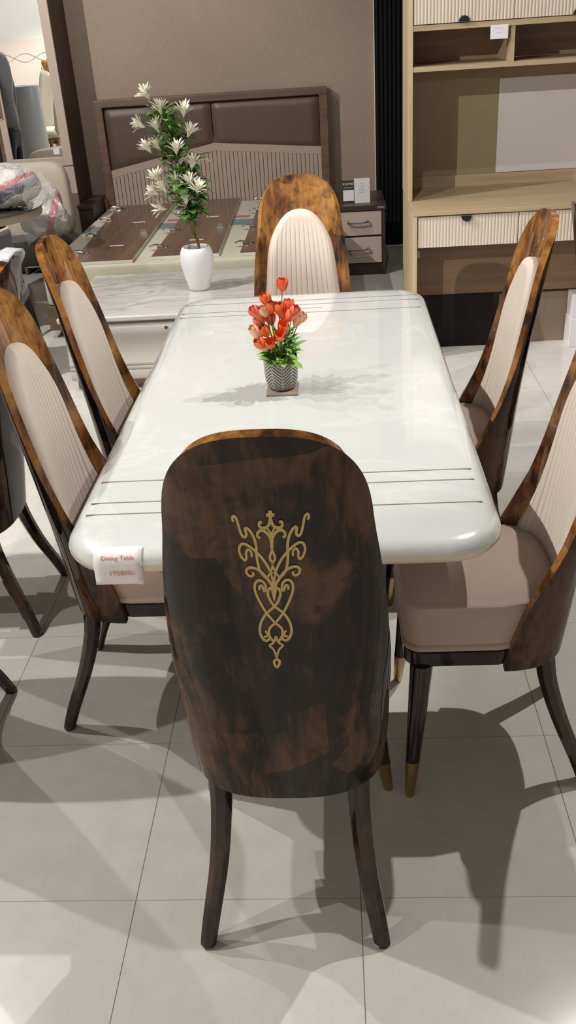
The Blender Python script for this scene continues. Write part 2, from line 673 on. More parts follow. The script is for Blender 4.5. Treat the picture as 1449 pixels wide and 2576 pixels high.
# ------------------------------------------------------------------ dining chairs
ZB, ZT, ZC = 0.36, 1.178, 1.0
W0 = [(0.36, 0.196), (0.45, 0.203), (0.66, 0.202), (0.75, 0.196), (0.84, 0.189), (0.93, 0.178), (1.0, 0.168), (1.178, 0.153)]
DD = [(0.36, 0.160), (0.45, 0.152), (0.53, 0.134), (0.60, 0.106), (0.68, 0.077), (0.80, 0.052), (0.95, 0.040), (1.178, 0.036)]
YB = [(0.36, -0.155), (0.53, -0.172), (0.68, -0.185), (0.84, -0.205), (0.95, -0.224), (1.178, -0.266)]
TLIM = [(0.36, 1.535), (0.50, 1.50), (0.70, 1.30), (0.90, 1.12), (1.155, 1.05)]
PEX = 2.7
TH = 0.020


def tlim(z):
    return lerp_tab(TLIM, z)


def sec(z, th):
    """outer shell point for signed angle th in [-tlim, tlim] at height z"""
    s, c = abs(math.sin(th)), abs(math.cos(th))
    L = tlim(z)
    x = lerp_tab(W0, z) * (s / math.sin(L)) ** (2 / PEX)
    y = lerp_tab(YB, z) + lerp_tab(DD, z) * (1 - c ** (2 / PEX)) / (1 - math.cos(L) ** (2 / PEX))
    return Vector((math.copysign(x, th), y, z))


def theta_of_x(z, x):
    q = min(1.0, max(0.0, x / lerp_tab(W0, z)))
    return math.asin(min(1.0, q ** (PEX / 2) * math.sin(tlim(z))))


def snorm(z, th):
    e = 0.02
    th = max(-tlim(z) + 0.021, min(tlim(z) - 0.021, th))
    a = sec(z, th + e) - sec(z, th - e)
    zz = min(ZT - 0.011, max(ZB + 0.011, z))
    c = sec(zz + 0.01, th) - sec(zz - 0.01, th)
    n = a.cross(c)
    n.normalize()
    if n.y < 0 and abs(th) < 1.0:
        n = -n
    if abs(th) >= 1.0 and n.x * th > 0:
        n = -n
    return n


def rows(z0, zc, zt, n0, n1, nn):
    out = []
    for i in range(n0):
        out.append((z0 + (zc - z0) * i / n0, 1.0))
    for i in range(n1 + 1):
        a = (PI / 2) * i / n1
        out.append((zc + (zt - zc) * math.sin(a) ** (2 / nn), max(0.0, math.cos(a)) ** (2 / nn)))
    return out


def build_shell():
    bm = BM()
    NT = 44
    O, I = [], []
    for z, k in rows(ZB, ZC, ZT, 26, 18, 2.8):
        wl = lerp_tab(W0, z) * max(k, 0.06)
        tm = theta_of_x(z, wl) if k < 1 else tlim(z)
        # even spacing by x/arc blend
        ro, ri = [], []
        for j in range(NT + 1):
            u = -1 + 2 * j / NT
            th = tm * math.copysign(abs(u) ** 1.12, u)
            p = sec(z, th)
            ro.append(p)
            ri.append(p + snorm(z, th) * TH)
        O.append([bm.verts.new(p) for p in ro])
        I.append([bm.verts.new(p) for p in ri])
    R, Cn = len(O), NT + 1
    for i in range(R - 1):
        for j in range(NT):
            f = bm.faces.new((O[i][j], O[i][j + 1], O[i + 1][j + 1], O[i + 1][j]))
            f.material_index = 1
            bm.faces.new((I[i][j + 1], I[i][j], I[i + 1][j], I[i + 1][j + 1]))
    for i in range(R - 1):
        bm.faces.new((O[i][0], O[i + 1][0], I[i + 1][0], I[i][0]))
        bm.faces.new((O[i + 1][NT], O[i][NT], I[i][NT], I[i + 1][NT]))
    for j in range(NT):
        bm.faces.new((O[R - 1][j], O[R - 1][j + 1], I[R - 1][j + 1], I[R - 1][j]))
        bm.faces.new((O[0][j + 1], O[0][j], I[0][j], I[0][j + 1]))
    return bm


PZ0, PZC, PZT, PMARG = 0.45, 0.86, 1.046, 0.043


def build_pad():
    bm = BM()
    NJ = 150
    G = []
    for z, k in rows(PZ0, PZC, PZT, 26, 16, 2.2):
        # arc table on the inner surface
        ths = [tlim(z) * i / 60 for i in range(61)]
        pts = [sec(z, t) + snorm(z, t) * TH for t in ths]
        arc = [0.0]
        for a, c in zip(pts, pts[1:]):
            arc.append(arc[-1] + (c - a).length)
        full = arc[-1] - PMARG
        S = max(full * k, 0.006)
        row = []
        for j in range(NJ + 1):
            u = -1 + 2 * j / NJ
            sg = u * S
            s = abs(sg)
            i = 0
            while i < 59 and arc[i + 1] < s:
                i += 1
            t = (s - arc[i]) / max(arc[i + 1] - arc[i], 1e-6)
            th = math.copysign(ths[i] + (ths[i + 1] - ths[i]) * t, u)
            edge = min(S - s, (PZT - z) * 0.9)
            e = max(0.0, min(1.0, edge / 0.028))
            h = 0.030 * math.sqrt(max(0.0, 1 - (1 - e) ** 2))
            q = sg / (0.0290 * (full / 0.20))
            d = abs(q - round(q))
            h -= 0.0042 * math.exp(-(d / 0.075) ** 2) * e * max(0.0, min(1.0, (PZT - 0.03 - z) / 0.06))
            row.append(bm.verts.new(sec(z, th) + snorm(z, th) * (TH - 0.001 + h)))
        G.append(row)
    for a, c in zip(G, G[1:]):
        for j in range(NJ):
            bm.faces.new((a[j], a[j + 1], c[j + 1], c[j]))
    return bm


def seat_ring(ins, z, k=7):
    """plan of the seat: squared front, rounded back"""
    hw_f, hw_b, yf, yb_ = 0.192 - ins, 0.181 - ins, 0.235 - ins, -0.142 + ins
    out = []
    r = 0.04
    for i in range(k + 1):                       # front right corner
        a = PI / 2 * i / k
        out.append((hw_f - r + r * math.cos(a), yf - r + r * math.sin(a), z))
    for i in range(k + 1):
        a = PI / 2 + PI / 2 * i / k
        out.append((-hw_f + r + r * math.cos(a), yf - r + r * math.sin(a), z))
    out.append((-hw_f, 0.02, z))
    rb = 0.105
    for i in range(k + 1):
        a = PI + PI / 2 * i / k
        out.append((-hw_b + rb + rb * math.cos(a), yb_ + rb + rb * math.sin(a), z))
    for i in range(k + 1):
        a = 1.5 * PI + PI / 2 * i / k
        out.append((hw_b - rb + rb * math.cos(a), yb_ + rb + rb * math.sin(a), z))
    out.append((hw_f, 0.02, z))
    return out


def build_seat():
    bm = BM()
    R = [(0.02, 0.414), (0.004, 0.415), (0, 0.420), (0.001, 0.428), (0.006, 0.432), (0.004, 0.44), (0.0, 0.47), (0.0, 0.505), (0.003, 0.523), (0.006, 0.529), (0.0045, 0.533), (0.009, 0.537), (0.013, 0.5365)]
    rings = [seat_ring(a, z) for a, z in R]
    for k, z in ((0.92, 0.5425), (0.8, 0.548), (0.6, 0.5535), (0.35, 0.557), (0.12, 0.558)):
        rings.append([(x * k, 0.05 + (y - 0.05) * k, z) for x, y, _ in seat_ring(0.013, z)])
    loft(bm, rings)
    return bm


def build_apron():
    bm = BM()
    loft(bm, [seat_ring(a, z) for a, z in ((0.012, 0.368), (0.006, 0.372), (0.004, 0.41), (0.008, 0.4145))])
    return bm


def sqtube(bm, pts, ws, ch=0.28):
    """chamfered square section along a path"""
    rings = []
    for (p, wd) in zip(pts, ws):
        h = wd / 2
        c = h * (1 - ch * 2)
        rings.append([Vector(p) + Vector(q) for q in ((h, c, 0), (c, h, 0), (-c, h, 0), (-h, c, 0), (-h, -c, 0), (-c, -h, 0), (c, -h, 0), (h, -c, 0))])
    loft(bm, rings)


def rear_leg(s):
    bm = BM()
    pts = catmull([(s * 0.138, -0.095, 0.368), (s * 0.140, -0.108, 0.29), (s * 0.150, -0.142, 0.18), (s * 0.170, -0.186, 0.07), (s * 0.180, -0.206, 0.012), (s * 0.181, -0.208, 0.0)], 4)
    ws = [0.046 - 0.016 * i / (len(pts) - 1) for i in range(len(pts))]
    ws[-1] *= 0.72
    sqtube(bm, pts, ws)
    return bm


def front_leg(s):
    bm = BM()
    n = 14
    a, c = Vector((s * 0.168, 0.190, 0.372)), Vector((s * 0.205, 0.212, 0.105))
    loft(bm, [[a.lerp(c, t) + Vector((r * math.cos(2 * PI * i / n), r * math.sin(2 * PI * i / n), 0)) for i in range(n)] for t, r in ((0, 0.027), (0.5, 0.0225), (1, 0.0175))])
    return bm


def ferrule(s):
    bm = BM()
    n = 14
    a, c = Vector((s * 0.205, 0.212, 0.105)), Vector((s * 0.2195, 0.2205, 0.0))
    loft(bm, [[a.lerp(c, t) + Vector((r * math.cos(2 * PI * i / n), r * math.sin(2 * PI * i / n), 0)) for i in range(n)] for t, r in ((0, 0.0182), (0.95, 0.0115), (1.0, 0.0095))])
    return bm


def motif():
    """gold scroll ornament lying on the outer face of the back"""
    bm = BM()
    ax = lambda y: 668 + 0.0435 * (y - 120)
    SX = 0.000110

    def to3(px, py, side):
        t = (py - 120) / 2230
        dx = (px - ax(py)) * SX * side + 0.009 - 0.010 * t
        z = 1.047 - 0.341 * (t + 0.10 * t * (1 - t))
        th = math.copysign(theta_of_x(z, abs(dx)), dx)
        return sec(z, th) - snorm(z, th) * 0.0006, -snorm(z, th)

    def ribbon(pts, wd, w1=None, mirror=True):
        w1 = wd if w1 is None else w1
        P = catmull([(a, c, 0) for a, c in pts], 5)
        for side in ((1, -1) if mirror else (1,)):
            L, Rr = [], []
            for i, p in enumerate(P):
                t = (P[min(i + 1, len(P) - 1)] - P[max(i - 1, 0)])
                t.normalize()
                q = 1.2 * (wd + (w1 - wd) * i / (len(P) - 1))
                if i in (0, len(P) - 1):
                    q *= 0.55
                nx, ny = -t.y, t.x
                rows_ = []
                for sgn in (1, -1):
                    c3, nn = to3(p.x + nx * q / 2 * sgn, p.y + ny * q / 2 * sgn, side)
                    rows_.append((bm.verts.new(c3), bm.verts.new(c3 + nn * 0.0009)))
                L.append(rows_[0])
                Rr.append(rows_[1])
            for i in range(len(L) - 1):
                bm.faces.new((L[i][1], L[i + 1][1], Rr[i + 1][1], Rr[i][1]))
                bm.faces.new((L[i][0], L[i + 1][0], L[i + 1][1], L[i][1]))
                bm.faces.new((Rr[i][0], Rr[i][1], Rr[i + 1][1], Rr[i + 1][0]))
    R = ribbon
    R([(668, 118), (669, 150), (671, 200), (673, 262)], 46, 34, False)
    R([(668, 172), (695, 170), (728, 172)], 36, 34)
    R([(673, 215), (690, 260), (716, 300), (770, 322), (815, 316), (838, 288), (826, 254), (792, 256)], 34, 28)
    R([(695, 270), (722, 322), (702, 362), (680, 400)], 24, 24)
    R([(682, 470), (712, 412), (765, 362), (825, 350), (870, 382), (872, 425), (838, 440)], 34, 28)
    R([(680, 390), (682, 440), (685, 500), (687, 590)], 60, 34, False)
    R([(686, 585), (708, 630), (728, 680), (722, 720), (692, 752)], 28, 28)
    R([(693, 750), (700, 800), (722, 850), (742, 890), (770, 925), (800, 955)], 26, 24)
    R([(1188, 245), (1200, 205), (1180, 178), (1148, 198), (1128, 270), (1112, 350), (1088, 410), (1052, 424), (1028, 392), (1036, 340), (1018, 318), (968, 358), (926, 440), (908, 540), (914, 630), (912, 720), (896, 830), (860, 900), (800, 960), (752, 1030), (720, 1105)], 28, 34)
    R([(990, 680), (984, 620), (1025, 582), (1062, 622), (1062, 680), (1090, 716), (1135, 670), (1158, 592), (1132, 528), (1076, 508), (1000, 545), (930, 600), (850, 680), (785, 775), (740, 865), (718, 905)], 26, 32)
    R([(800, 960), (845, 900), (900, 852), (965, 822), (1040, 816), (1086, 850), (1076, 905), (1030, 932), (990, 910), (996, 872)], 32, 28)
    R([(706, 1010), (722, 960), (730, 905)], 40, 18)
    R([(704, 980), (708, 1060), (712, 1110)], 40, 70, False)
    R([(711, 1100), (714, 1180), (717, 1285)], 86, 16, False)
    R([(720, 1100), (770, 1104), (806, 1150), (802, 1220), (768, 1300), (720, 1365), (660, 1412), (600, 1466), (545, 1540), (502, 1650), (500, 1760), (540, 1850), (596, 1888), (640, 1858), (648, 1800)], 32, 34)
    R([(925, 1128), (918, 1075), (885, 1064), (868, 1105), (856, 1138), (832, 1112), (832, 1060), (862, 1010), (920, 990), (972, 1022), (994, 1100), (975, 1200), (925, 1320), (856, 1455), (800, 1530), (735, 1610), (672, 1662), (636, 1720), (642, 1800), (676, 1865), (708, 1900)], 30, 32)
    R([(905, 1738), (880, 1750), (872, 1800), (898, 1828), (926, 1806)], 30, 26)
    R([(742, 1815), (764, 1880), (800, 1930), (852, 1970), (806, 2015), (776, 2085), (762, 2170)], 30, 26)
    R([(757, 2080), (759, 2150), (760, 2210)], 24, 34, False)
    R([(761, 2196), (800, 2222), (800, 2275), (780, 2315), (766, 2345)], 32, 36)
    return bm


def build_chair():
    t = thing('dining_chair', 'x', 'chair')
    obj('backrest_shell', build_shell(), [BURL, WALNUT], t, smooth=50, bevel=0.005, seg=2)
    obj('back_cushion', build_pad(), CREAM, t, smooth=180)
    obj('seat_cushion', build_seat(), MAUVE, t, smooth=60)
    obj('seat_frame', build_apron(), LEGWOOD, t)
    for s in (-1, 1):
        obj('rear_leg', rear_leg(s), LEGWOOD, t, smooth=30)
        fl = obj('front_leg', front_leg(s), LEGWOOD, t, smooth=60)
        obj('ferrule', ferrule(s), BRASS, fl, smooth=60)['label'] = 'brass ferrule at the foot'
    obj('scroll_ornament', motif(), GOLD, t, smooth=30)['label'] = 'gold painted scrollwork'
    return t


CG = 'high-back dining chairs around the cream table'
chair = build_chair()
chair.location = (0.0, -1.176, 0)
chair.rotation_euler = (0, 0.012, 0)
chair['label'] = 'lacquered walnut dining chair seen from behind with gold scroll ornament, nearest in photo'
chair['group'] = CG
dup(chair, (-0.003, 0.945, 0), PI, 'burl dining chair at the far end of the table, facing the viewer', CG, scale=(1.0, 1.0, 0.965))
dup(chair, (-0.436, -0.53, 0), -PI / 2, 'burl dining chair at the near left side of the table, above the price tag corner', CG, scale=(1.0, 1.0, 0.992))
dup(chair, (-0.455, 0.06, 0), -PI / 2, 'burl dining chair at the far left side of the table, beside the marble topped chest', CG, scale=(1.0, 1.0, 0.992))
dup(chair, (0.490, -0.76, 0), PI / 2, 'burl dining chair at the near right with its beige seat showing', CG, scale=(1.0, 1.0, 0.992))
dup(chair, (0.490, 0.06, 0), PI / 2, 'burl dining chair at the far right of the table, before the oak desk', CG, scale=(1.0, 1.0, 0.992))
# neighbouring set, back to back with the left chairs
NG = 'dining chairs of the neighbouring set at left'


def dup_plain(loc, rz, label):
    r = dup(chair, loc, rz, label, NG, scale=(1.0, 1.0, 0.985))
    for c in list(r.children):
        if c.name.startswith('scroll_ornament'):
            bpy.data.objects.remove(c)
    return r


ch1 = dup_plain((-1.068, -0.09, 0), PI / 2, 'dark dining chair under white plastic film, back to back with the left row')
dup_plain((-1.07, -0.73, 0), PI / 2, 'dark dining chair at the left frame edge, only a rear leg showing')
ch1.rotation_euler = (0.038, 0, PI / 2)
# plastic film draped over its top
bm = BM()
G = []
for i, (z, k) in enumerate(rows(0.55, ZC + 0.012, ZT + 0.014, 14, 10, 2.25)):
    tm = PI / 2 if k >= 1 else theta_of_x(min(z, ZT - 0.002), lerp_tab(W0, min(z, ZT)) * max(k, 0.06))
    row = []
    for j in range(25):
        th = tm * (0.25 + 0.75 * j / 24)
        p = sec(min(z, ZT), th)
        n = -snorm(min(z, ZT), th)
        p = Vector((p.x, p.y, z)) + n * (0.006 + 0.006 * noise.noise(Vector((p.x * 30, z * 22, 3))))
        row.append(bm.verts.new(p))
    G.append(row)
for a, c in zip(G, G[1:]):
    for j in range(24):
        bm.faces.new((a[j], a[j + 1], c[j + 1], c[j]))
# obj('plastic_wrap', bm, FILMW, ch1)
bm.free()
bm = BM()
G = []
for i in range(26):
    t = i / 25
    row = []
    for j in range(9):
        v = j / 8
        a = PI * (0.02 + 0.60 * t)
        x_ = 0.192 * math.cos(a)
        z_ = ZC + 0.02 + (ZT - ZC) * math.sin(a)
        yb_ = sec(min(z_, ZT), math.copysign(theta_of_x(min(z_, ZT), min(abs(x_), 0.17)), x_)).y
        y_ = yb_ - 0.012 + 0.075 * v
        zz = z_ + 0.006 * math.sin(v * PI) + 0.007 * noise.noise(Vector((t * 9, v * 4, 1))) - (0.06 * (v - 0.6) if v > 0.6 else 0)
        row.append(bm.verts.new((x_ * 1.02, y_, zz)))
    G.append(row)
for a, c in zip(G, G[1:]):
    for j in range(8):
        bm.faces.new((a[j], a[j + 1], c[j + 1], c[j]))
o = obj('plastic_wrap', bm, FILMW, ch1, smooth=180)
o['label'] = 'white plastic film draped over the top edge'
md = o.modifiers.new('thick', 'SOLIDIFY')
md.thickness = 0.002
# dark chair whose back edge shows at the right frame edge
rw = dup_plain((1.110, 0.20, 0), -PI / 2, 'dark chair whose back edge shows at the right frame border, beside the oak desk')
rw['group'] = 'dining chairs of the neighbouring set at right'

# ------------------------------------------------------------------ price tag on the table
tg = thing('price_tag', 'handwritten paper price tag taped over the near left edge of the tabletop', 'price tag', (-0.332, TY0, 0))
prof = [(0.028, 0.7606), (0.017, 0.7570), (0.007, 0.7500), (0.0005, 0.7420), (-0.0018, 0.733), (-0.0022, 0.720), (-0.003, 0.700), (-0.0045, 0.690)]
bm = BM()
G = [[bm.verts.new((-0.05 + 0.10 * j / 6, y - 0.0004 - (0.004 if (i == 7 and j == 6) else 0), z)) for j in range(7)] for i, (y, z) in enumerate(prof)]
for a, c in zip(G, G[1:]):
    for j in range(6):
        bm.faces.new((a[j], a[j + 1], c[j + 1], c[j]))
o = obj('paper', bm, PAPER, tg, smooth=180)
md = o.modifiers.new('thick', 'SOLIDIFY')
md.thickness = 0.0003
text_mesh('195800/-', 0.016, REDINK, 'handwriting', tg, Matrix.Translation((0.008, -0.0042, 0.715)) @ FACE)
text_mesh('Dining Table', 0.0135, REDINK, 'handwriting', tg, Matrix.Translation((0.0, 0.0035, 0.7475)) @ Matrix.Rotation(math.radians(-38), 4, 'X') @ FACE)

# ------------------------------------------------------------------ tulip pot on the table
PX, PY = -0.030, -0.168
tag(obj('coaster', b1(-0.045, 0.045, -0.046, 0.046, 0, 0.007), COASTERM, None, (-0.028, -0.176, TZ), bevel=0.001), 'square bronze coaster tile under the herringbone pot', 'coaster')
pot = thing('flower_pot', 'small grey and white herringbone pot holding orange tulips on the cream table', 'pot', (PX, PY, TZ + 0.007))
bm = BM()
lathe(bm, [(0.030, 0.0), (0.036, 0.002), (0.0415, 0.010), (0.0455, 0.025), (0.0475, 0.05), (0.048, 0.075), (0.0475, 0.094), (0.0468, 0.0955), (0.0455, 0.0945), (0.045, 0.08), (0.044, 0.03), (0.030, 0.012)], 56)
obj('pot_body', bm, POTM, pot, smooth=60)
bm = BM()
lathe(bm, [(0.001, 0.078), (0.044, 0.078), (0.044, 0.074), (0.001, 0.074)], 28)
obj('filling', bm, plain('pale_foam', srgb(206, 206, 196), 0.8), pot)


def petal_bloom(bm, base, d, L, rad, npet, open_=0.25, seg=5):
    """tulip head: cupped petals round an axis"""
    d = Vector(d).normalized()
    a = d.cross(Vector((0.3, 0.2, 1))).normalized()
    c = d.cross(a)
    for k in range(npet):
        ph = 2 * PI * k / npet + random.uniform(-0.15, 0.15)
        inner = 0.82 if k % 2 else 1.0
        half = 2 * PI / npet * 0.85
        G = []
        for i in range(seg + 1):
            t = i / seg
            r = rad * inner * math.sin(PI * (0.08 + 0.62 * t + 0.1 * open_ * t)) ** 0.8
            wd = half * (math.sin(PI * (0.12 + 0.80 * t)) ** 0.6)
            row = []
            for j in range(5):
                p = ph + wd * (j / 2 - 1)
                z = L * t - (0.05 * L * (j / 2 - 1) ** 2 if i == seg else 0)
                row.append(bm.verts.new(Vector(base) + d * z + a * (r * math.cos(p)) + c * (r * math.sin(p))))
            G.append(row)
        for g, h in zip(G, G[1:]):
            for j in range(4):
                bm.faces.new((g[j], g[j + 1], h[j + 1], h[j]))


def leaf(bm, base, d, L, wd, droop=0.4, fold=0.25, seg=6):
    d = Vector(d).normalized()
    side = d.cross(Vector((0, 0, 1)))
    if side.length < 0.1:
        side = Vector((1, 0, 0))
    side.normalize()
    up = side.cross(d).normalized()
    G = []
    for i in range(seg + 1):
        t = i / seg
        p = Vector(base) + d * (L * t) + Vector((0, 0, -1)) * (droop * L * t * t)
        q = wd * math.sin(PI * min(1, 0.06 + 0.94 * t)) ** 0.75 * (1 - 0.25 * t)
        G.append([bm.verts.new(p - side * q + up * (fold * q)), bm.verts.new(p), bm.verts.new(p + side * q + up * (fold * q))])
    for g, h in zip(G, G[1:]):
        for j in range(2):
            bm.faces.new((g[j], g[j + 1], h[j + 1], h[j]))


bq = thing('tulip_bunch', 'bunch of artificial orange and peach tulips with green leaves in the herringbone pot', 'flowers', (PX, PY, TZ + 0.085))
# (photo px x, y, colour)  -> heads placed on a rounded bunch
HEADS = [(724, 722, 0, 'u'), (681, 752, 0, 'l'), (691, 771, 0, 'u'), (652, 778, 1, 'l'), (673, 778, 2, 'l'), (712, 776, 0, 'u'), (735, 773, 1, 'u'), (737, 781, 2, 'u'), (741, 790, 1, 'r'), (660, 804, 1, 'l'),
         (676, 796, 2, 'u'), (688, 801, 0, 'u'), (751, 783, 1, 'r'), (756, 809, 2, 'r'), (767, 803, 2, 'r'), (648, 818, 2, 'l'), (655, 829, 2, 'l'), (672, 823, 0, 'l'), (713, 824, 0, 'f'), (722, 808, 0, 'f'), (688, 842, 0, 'f'), (660, 848, 0, 'l'), (669, 858, 2, 'l'), (720, 790, 0, 'u')]
DPX = 1.0 / 905.0       # metres per photo pixel at the pot
stem = BM()
for i, (hx, hy, ci, dr) in enumerate(HEADS):
    X = (hx - 707) * DPX
    Zt = (895 - hy) * DPX * 1.08 + 0.008
    dep = {'u': 0.010, 'l': 0.0, 'r': 0.0, 'f': -0.034}[dr] + random.uniform(-0.012, 0.012)
    dep += (0.02 if i in (7, 10) else 0) - (0.02 if hy > 815 else 0)
    d = Vector((X * 6 + {'l': -0.35, 'r': 0.3}.get(dr, 0), dep * 7 - (0.55 if dr == 'f' else 0.1), 1.0)).normalized()
    top = Vector((X, dep, Zt))
    bm = BM()
    L = 0.036 if ci != 2 else 0.033
    base = top - d * (L * 0.55)
    petal_bloom(bm, base, d, L, 0.0165 if ci != 2 else 0.0145, 6)
    h = obj('flower_head', bm, TUL[ci], bq, smooth=180)
    tube(stem, catmull([(X * 0.12, dep * 0.2, -0.02), (X * 0.5, dep * 0.55, Zt * 0.45), tuple(base)], 3), 0.0014, 5)
obj('stem', stem, STEMG, bq, smooth=180)['kind'] = 'stuff'
for i in range(88):
    a = random.uniform(0, 2 * PI)
    low = i < 46
    bm = BM()
    r0 = random.uniform(0.005, 0.03)
    z0 = random.uniform(0.0, 0.03) if low else random.uniform(0.02, 0.075)
    el = random.uniform(0.1, 0.9) if low else random.uniform(0.4, 1.2)
    wd = random.uniform(0.011, 0.019) if low else random.uniform(0.005, 0.012)
    leaf(bm, (r0 * math.cos(a), r0 * math.sin(a), z0), (math.cos(a), math.sin(a), el), random.uniform(0.042, 0.068), wd, random.uniform(0.1, 0.5))
    obj('leaf', bm, LEAFL, bq, smooth=180)
for bx, by, bz, dx, dy, dz, L, wd in ((0.02, -0.035, 0.005, 0.75, -0.5, 0.05, 0.055, 0.02), (-0.02, -0.03, 0.01, -0.8, -0.4, 0.5, 0.05, 0.018), (0.03, -0.01, 0.02, 0.35, -0.1, 1, 0.075, 0.018), (0.0, -0.04, 0.0, 0.1, -0.5, 0.6, 0.05, 0.016)):
    bm = BM()
    leaf(bm, (bx, by, bz), (dx, dy, dz), L, wd, 0.2)
    obj('leaf', bm, LEAFL, bq, smooth=180)
bm = BM()
for i in range(18):
    a, r = random.uniform(0, 2 * PI), random.uniform(0.01, 0.06)
    p = Vector((r * math.cos(a), r * math.sin(a) - 0.02, random.uniform(0.03, 0.09)))
    bmesh.ops.create_icosphere(bm, subdivisions=1, radius=0.0032, matrix=Matrix.Translation(p))
obj('berries', bm, PETALW, bq, smooth=180)['kind'] = 'stuff'

# ------------------------------------------------------------------ marble topped chest behind the table
CZ = 0.40
chest = thing('storage_chest', 'low cream chest with grey veined marble top and keyhole, behind the dining table', 'cabinet', (-0.6, 1.9, 0))
obj('marble_top', b1(-0.70, 0.66, 0.0, 0.88, CZ - 0.028, CZ), MARBLE, chest, bevel=0.008, seg=3)
obj('body', b1(-0.68, 0.64, 0.035, 0.86, 0.055, CZ - 0.035), CREAMLAC, chest, bevel=0.003)
obj('plinth', b1(-0.66, 0.62, 0.06, 0.84, 0.0, 0.055), plain('pinkish_plinth', srgb(150, 118, 106), 0.5), chest)
bm = BM()
prof = [(0.03, 0.060), (0.012, 0.060), (0.010, 0.066), (0.010, 0.106), (0.014, 0.112), (0.010, 0.117), (0.010, 0.128), (0.014, 0.134), (0.010, 0.139), (0.010, 0.150), (0.016, 0.158), (0.016, 0.292), (0.010, 0.298), (0.006, 0.310), (0.006, 0.335), (0.012, 0.356), (0.02, 0.360), (0.03, 0.360)]
loft(bm, [[(x_, y, z) for y, z in prof] for x_ in (-0.675, 0.635)])
dr = obj('drawer_front', bm, CREAMLAC, chest, smooth=50)
bm = BM()
for i in range(24):
    pass
lathe(bm, [(0.0001, 0), (0.0085, 0), (0.0085, 0.004), (0.006, 0.005), (0.0001, 0.005)], 24)
kx = obj('keyhole', bm, plain('keyhole_brass', srgb(96, 86, 72), 0.35, 0.8), dr)
kx.rotation_euler = (PI / 2, 0, 0)
kx.location = (-0.140, 0.007, 0.330)

vase = thing('vase', 'white ceramic vase standing on the marble topped chest', 'vase', (-0.612, 2.36, CZ))
bm = BM()
lathe(bm, [(0.048, 0.0), (0.055, 0.004), (0.060, 0.015), (0.077, 0.08), (0.089, 0.14), (0.0915, 0.17), (0.088, 0.20), (0.079, 0.222), (0.073, 0.230), (0.069, 0.231), (0.066, 0.227), (0.072, 0.21), (0.082, 0.18), (0.078, 0.12), (0.05, 0.02)], 56)
obj('vase_body', bm, WHITECER, vase, smooth=180)

# tall spray of ivory flowers
spray = thing('flower_spray', 'tall artificial spray of ivory flowers with dark green leaves in the white vase', 'flowers', (-0.612, 2.36, CZ))
PPX = 1 / 462.0


def sp(cx, cy, dy=0.0):
    """photo pixel -> local point of the spray (upright plane through the vase)"""
    px, py = 320 + cx / 4.6, 200 + cy / 4.6
    return Vector(((px - 500) * PPX * 1.0 + (733 - py) * 0.00019, dy, (733 - py) * PPX * 0.925 + 0.0))


FL = [(330, 210, -60, -120), (460, 370, -20, -180), (700, 410, 20, -140), (270, 500, -130, -70), (420, 560, -50, -150), (740, 630, 60, -160), (330, 770, -70, -130), (430, 760, -60, -130), (620, 800, 10, -150), (775, 980, 30, -150), (400, 1100, -30, -130), (490, 1210, -80, -130), (620, 1160, -70, -150), (755, 1180, -20, -160), (710, 1370, 0, -170), (840, 1240, 30, -130), (480, 1420, -110, -40), (400, 1240, -90, -60), (330, 1000 + 0, -20, -60)][:18]
stemb = BM()
core = [sp(815, 1990) + Vector((0, 0, -0.12)), sp(800, 1850), sp(765, 1620), sp(700, 1300), sp(600, 900), sp(500, 500), sp(430, 300)]
tube(stemb, catmull([sp(835, 2150) + Vector((0, 0, -0.05)), sp(815, 1900), sp(775, 1620)], 4), 0.0075, 8)
obj('stem', stemb, STEMB, spray, smooth=180)['label'] = 'thick brown main stem'


def core_at(z):
    for a, c in zip(core, core[1:]):
        if a.z <= z <= c.z:
            return a.lerp(c, (z - a.z) / (c.z - a.z))
    return core[-1].copy()


st = BM()
for i, (cx, cy, dx, dy) in enumerate(FL):
    dep = -0.075 - 0.045 * random.random()
    base = sp(cx, cy, dep)
    d = Vector((dx, random.uniform(-70, 10), -dy)).normalized()
    bm = BM()
    a = d.cross(Vector((0, 1, 0.2))).normalized()
    c = d.cross(a)
    base = base - d * 0.01
    for ring_n, spread, L in ((9, 0.72, 0.072), (8, 0.42, 0.080), (5, 0.15, 0.078)):
        for k in range(ring_n):
            ph = 2 * PI * k / ring_n + random.uniform(-0.2, 0.2)
            e = (a * math.cos(ph) + c * math.sin(ph))
            s_ = spread * random.uniform(0.8, 1.2)
            LL = L * random.uniform(0.8, 1.1)
            pts = [base, base + (d + e * s_ * 0.7).normalized() * LL * 0.5, base + (d + e * s_).normalized() * LL * 0.85 + e * 0.004, base + (d + e * s_ * 1.1).normalized() * LL + e * 0.010]
            tn = e.cross(d).normalized()
            w4 = (0.0026, 0.0048, 0.0054, 0.0016)
            vs = [(bm.verts.new(p - tn * q), bm.verts.new(p + tn * q)) for p, q in zip(pts, w4)]
            for g, h in zip(vs, vs[1:]):
                bm.faces.new((g[0], g[1], h[1], h[0]))
    fo = obj('flower_head', bm, PETALW, spray, smooth=180)
    bm = BM()
    cc = core_at(max(base.z - 0.10, core[2].z))
    tube(bm, catmull([tuple(cc), tuple(cc.lerp(base, 0.55) - Vector((0, 0, 0.01))), tuple(base)], 3), [0.002] * 7, 5)
    obj('stem', bm, STEMG, fo, smooth=180)
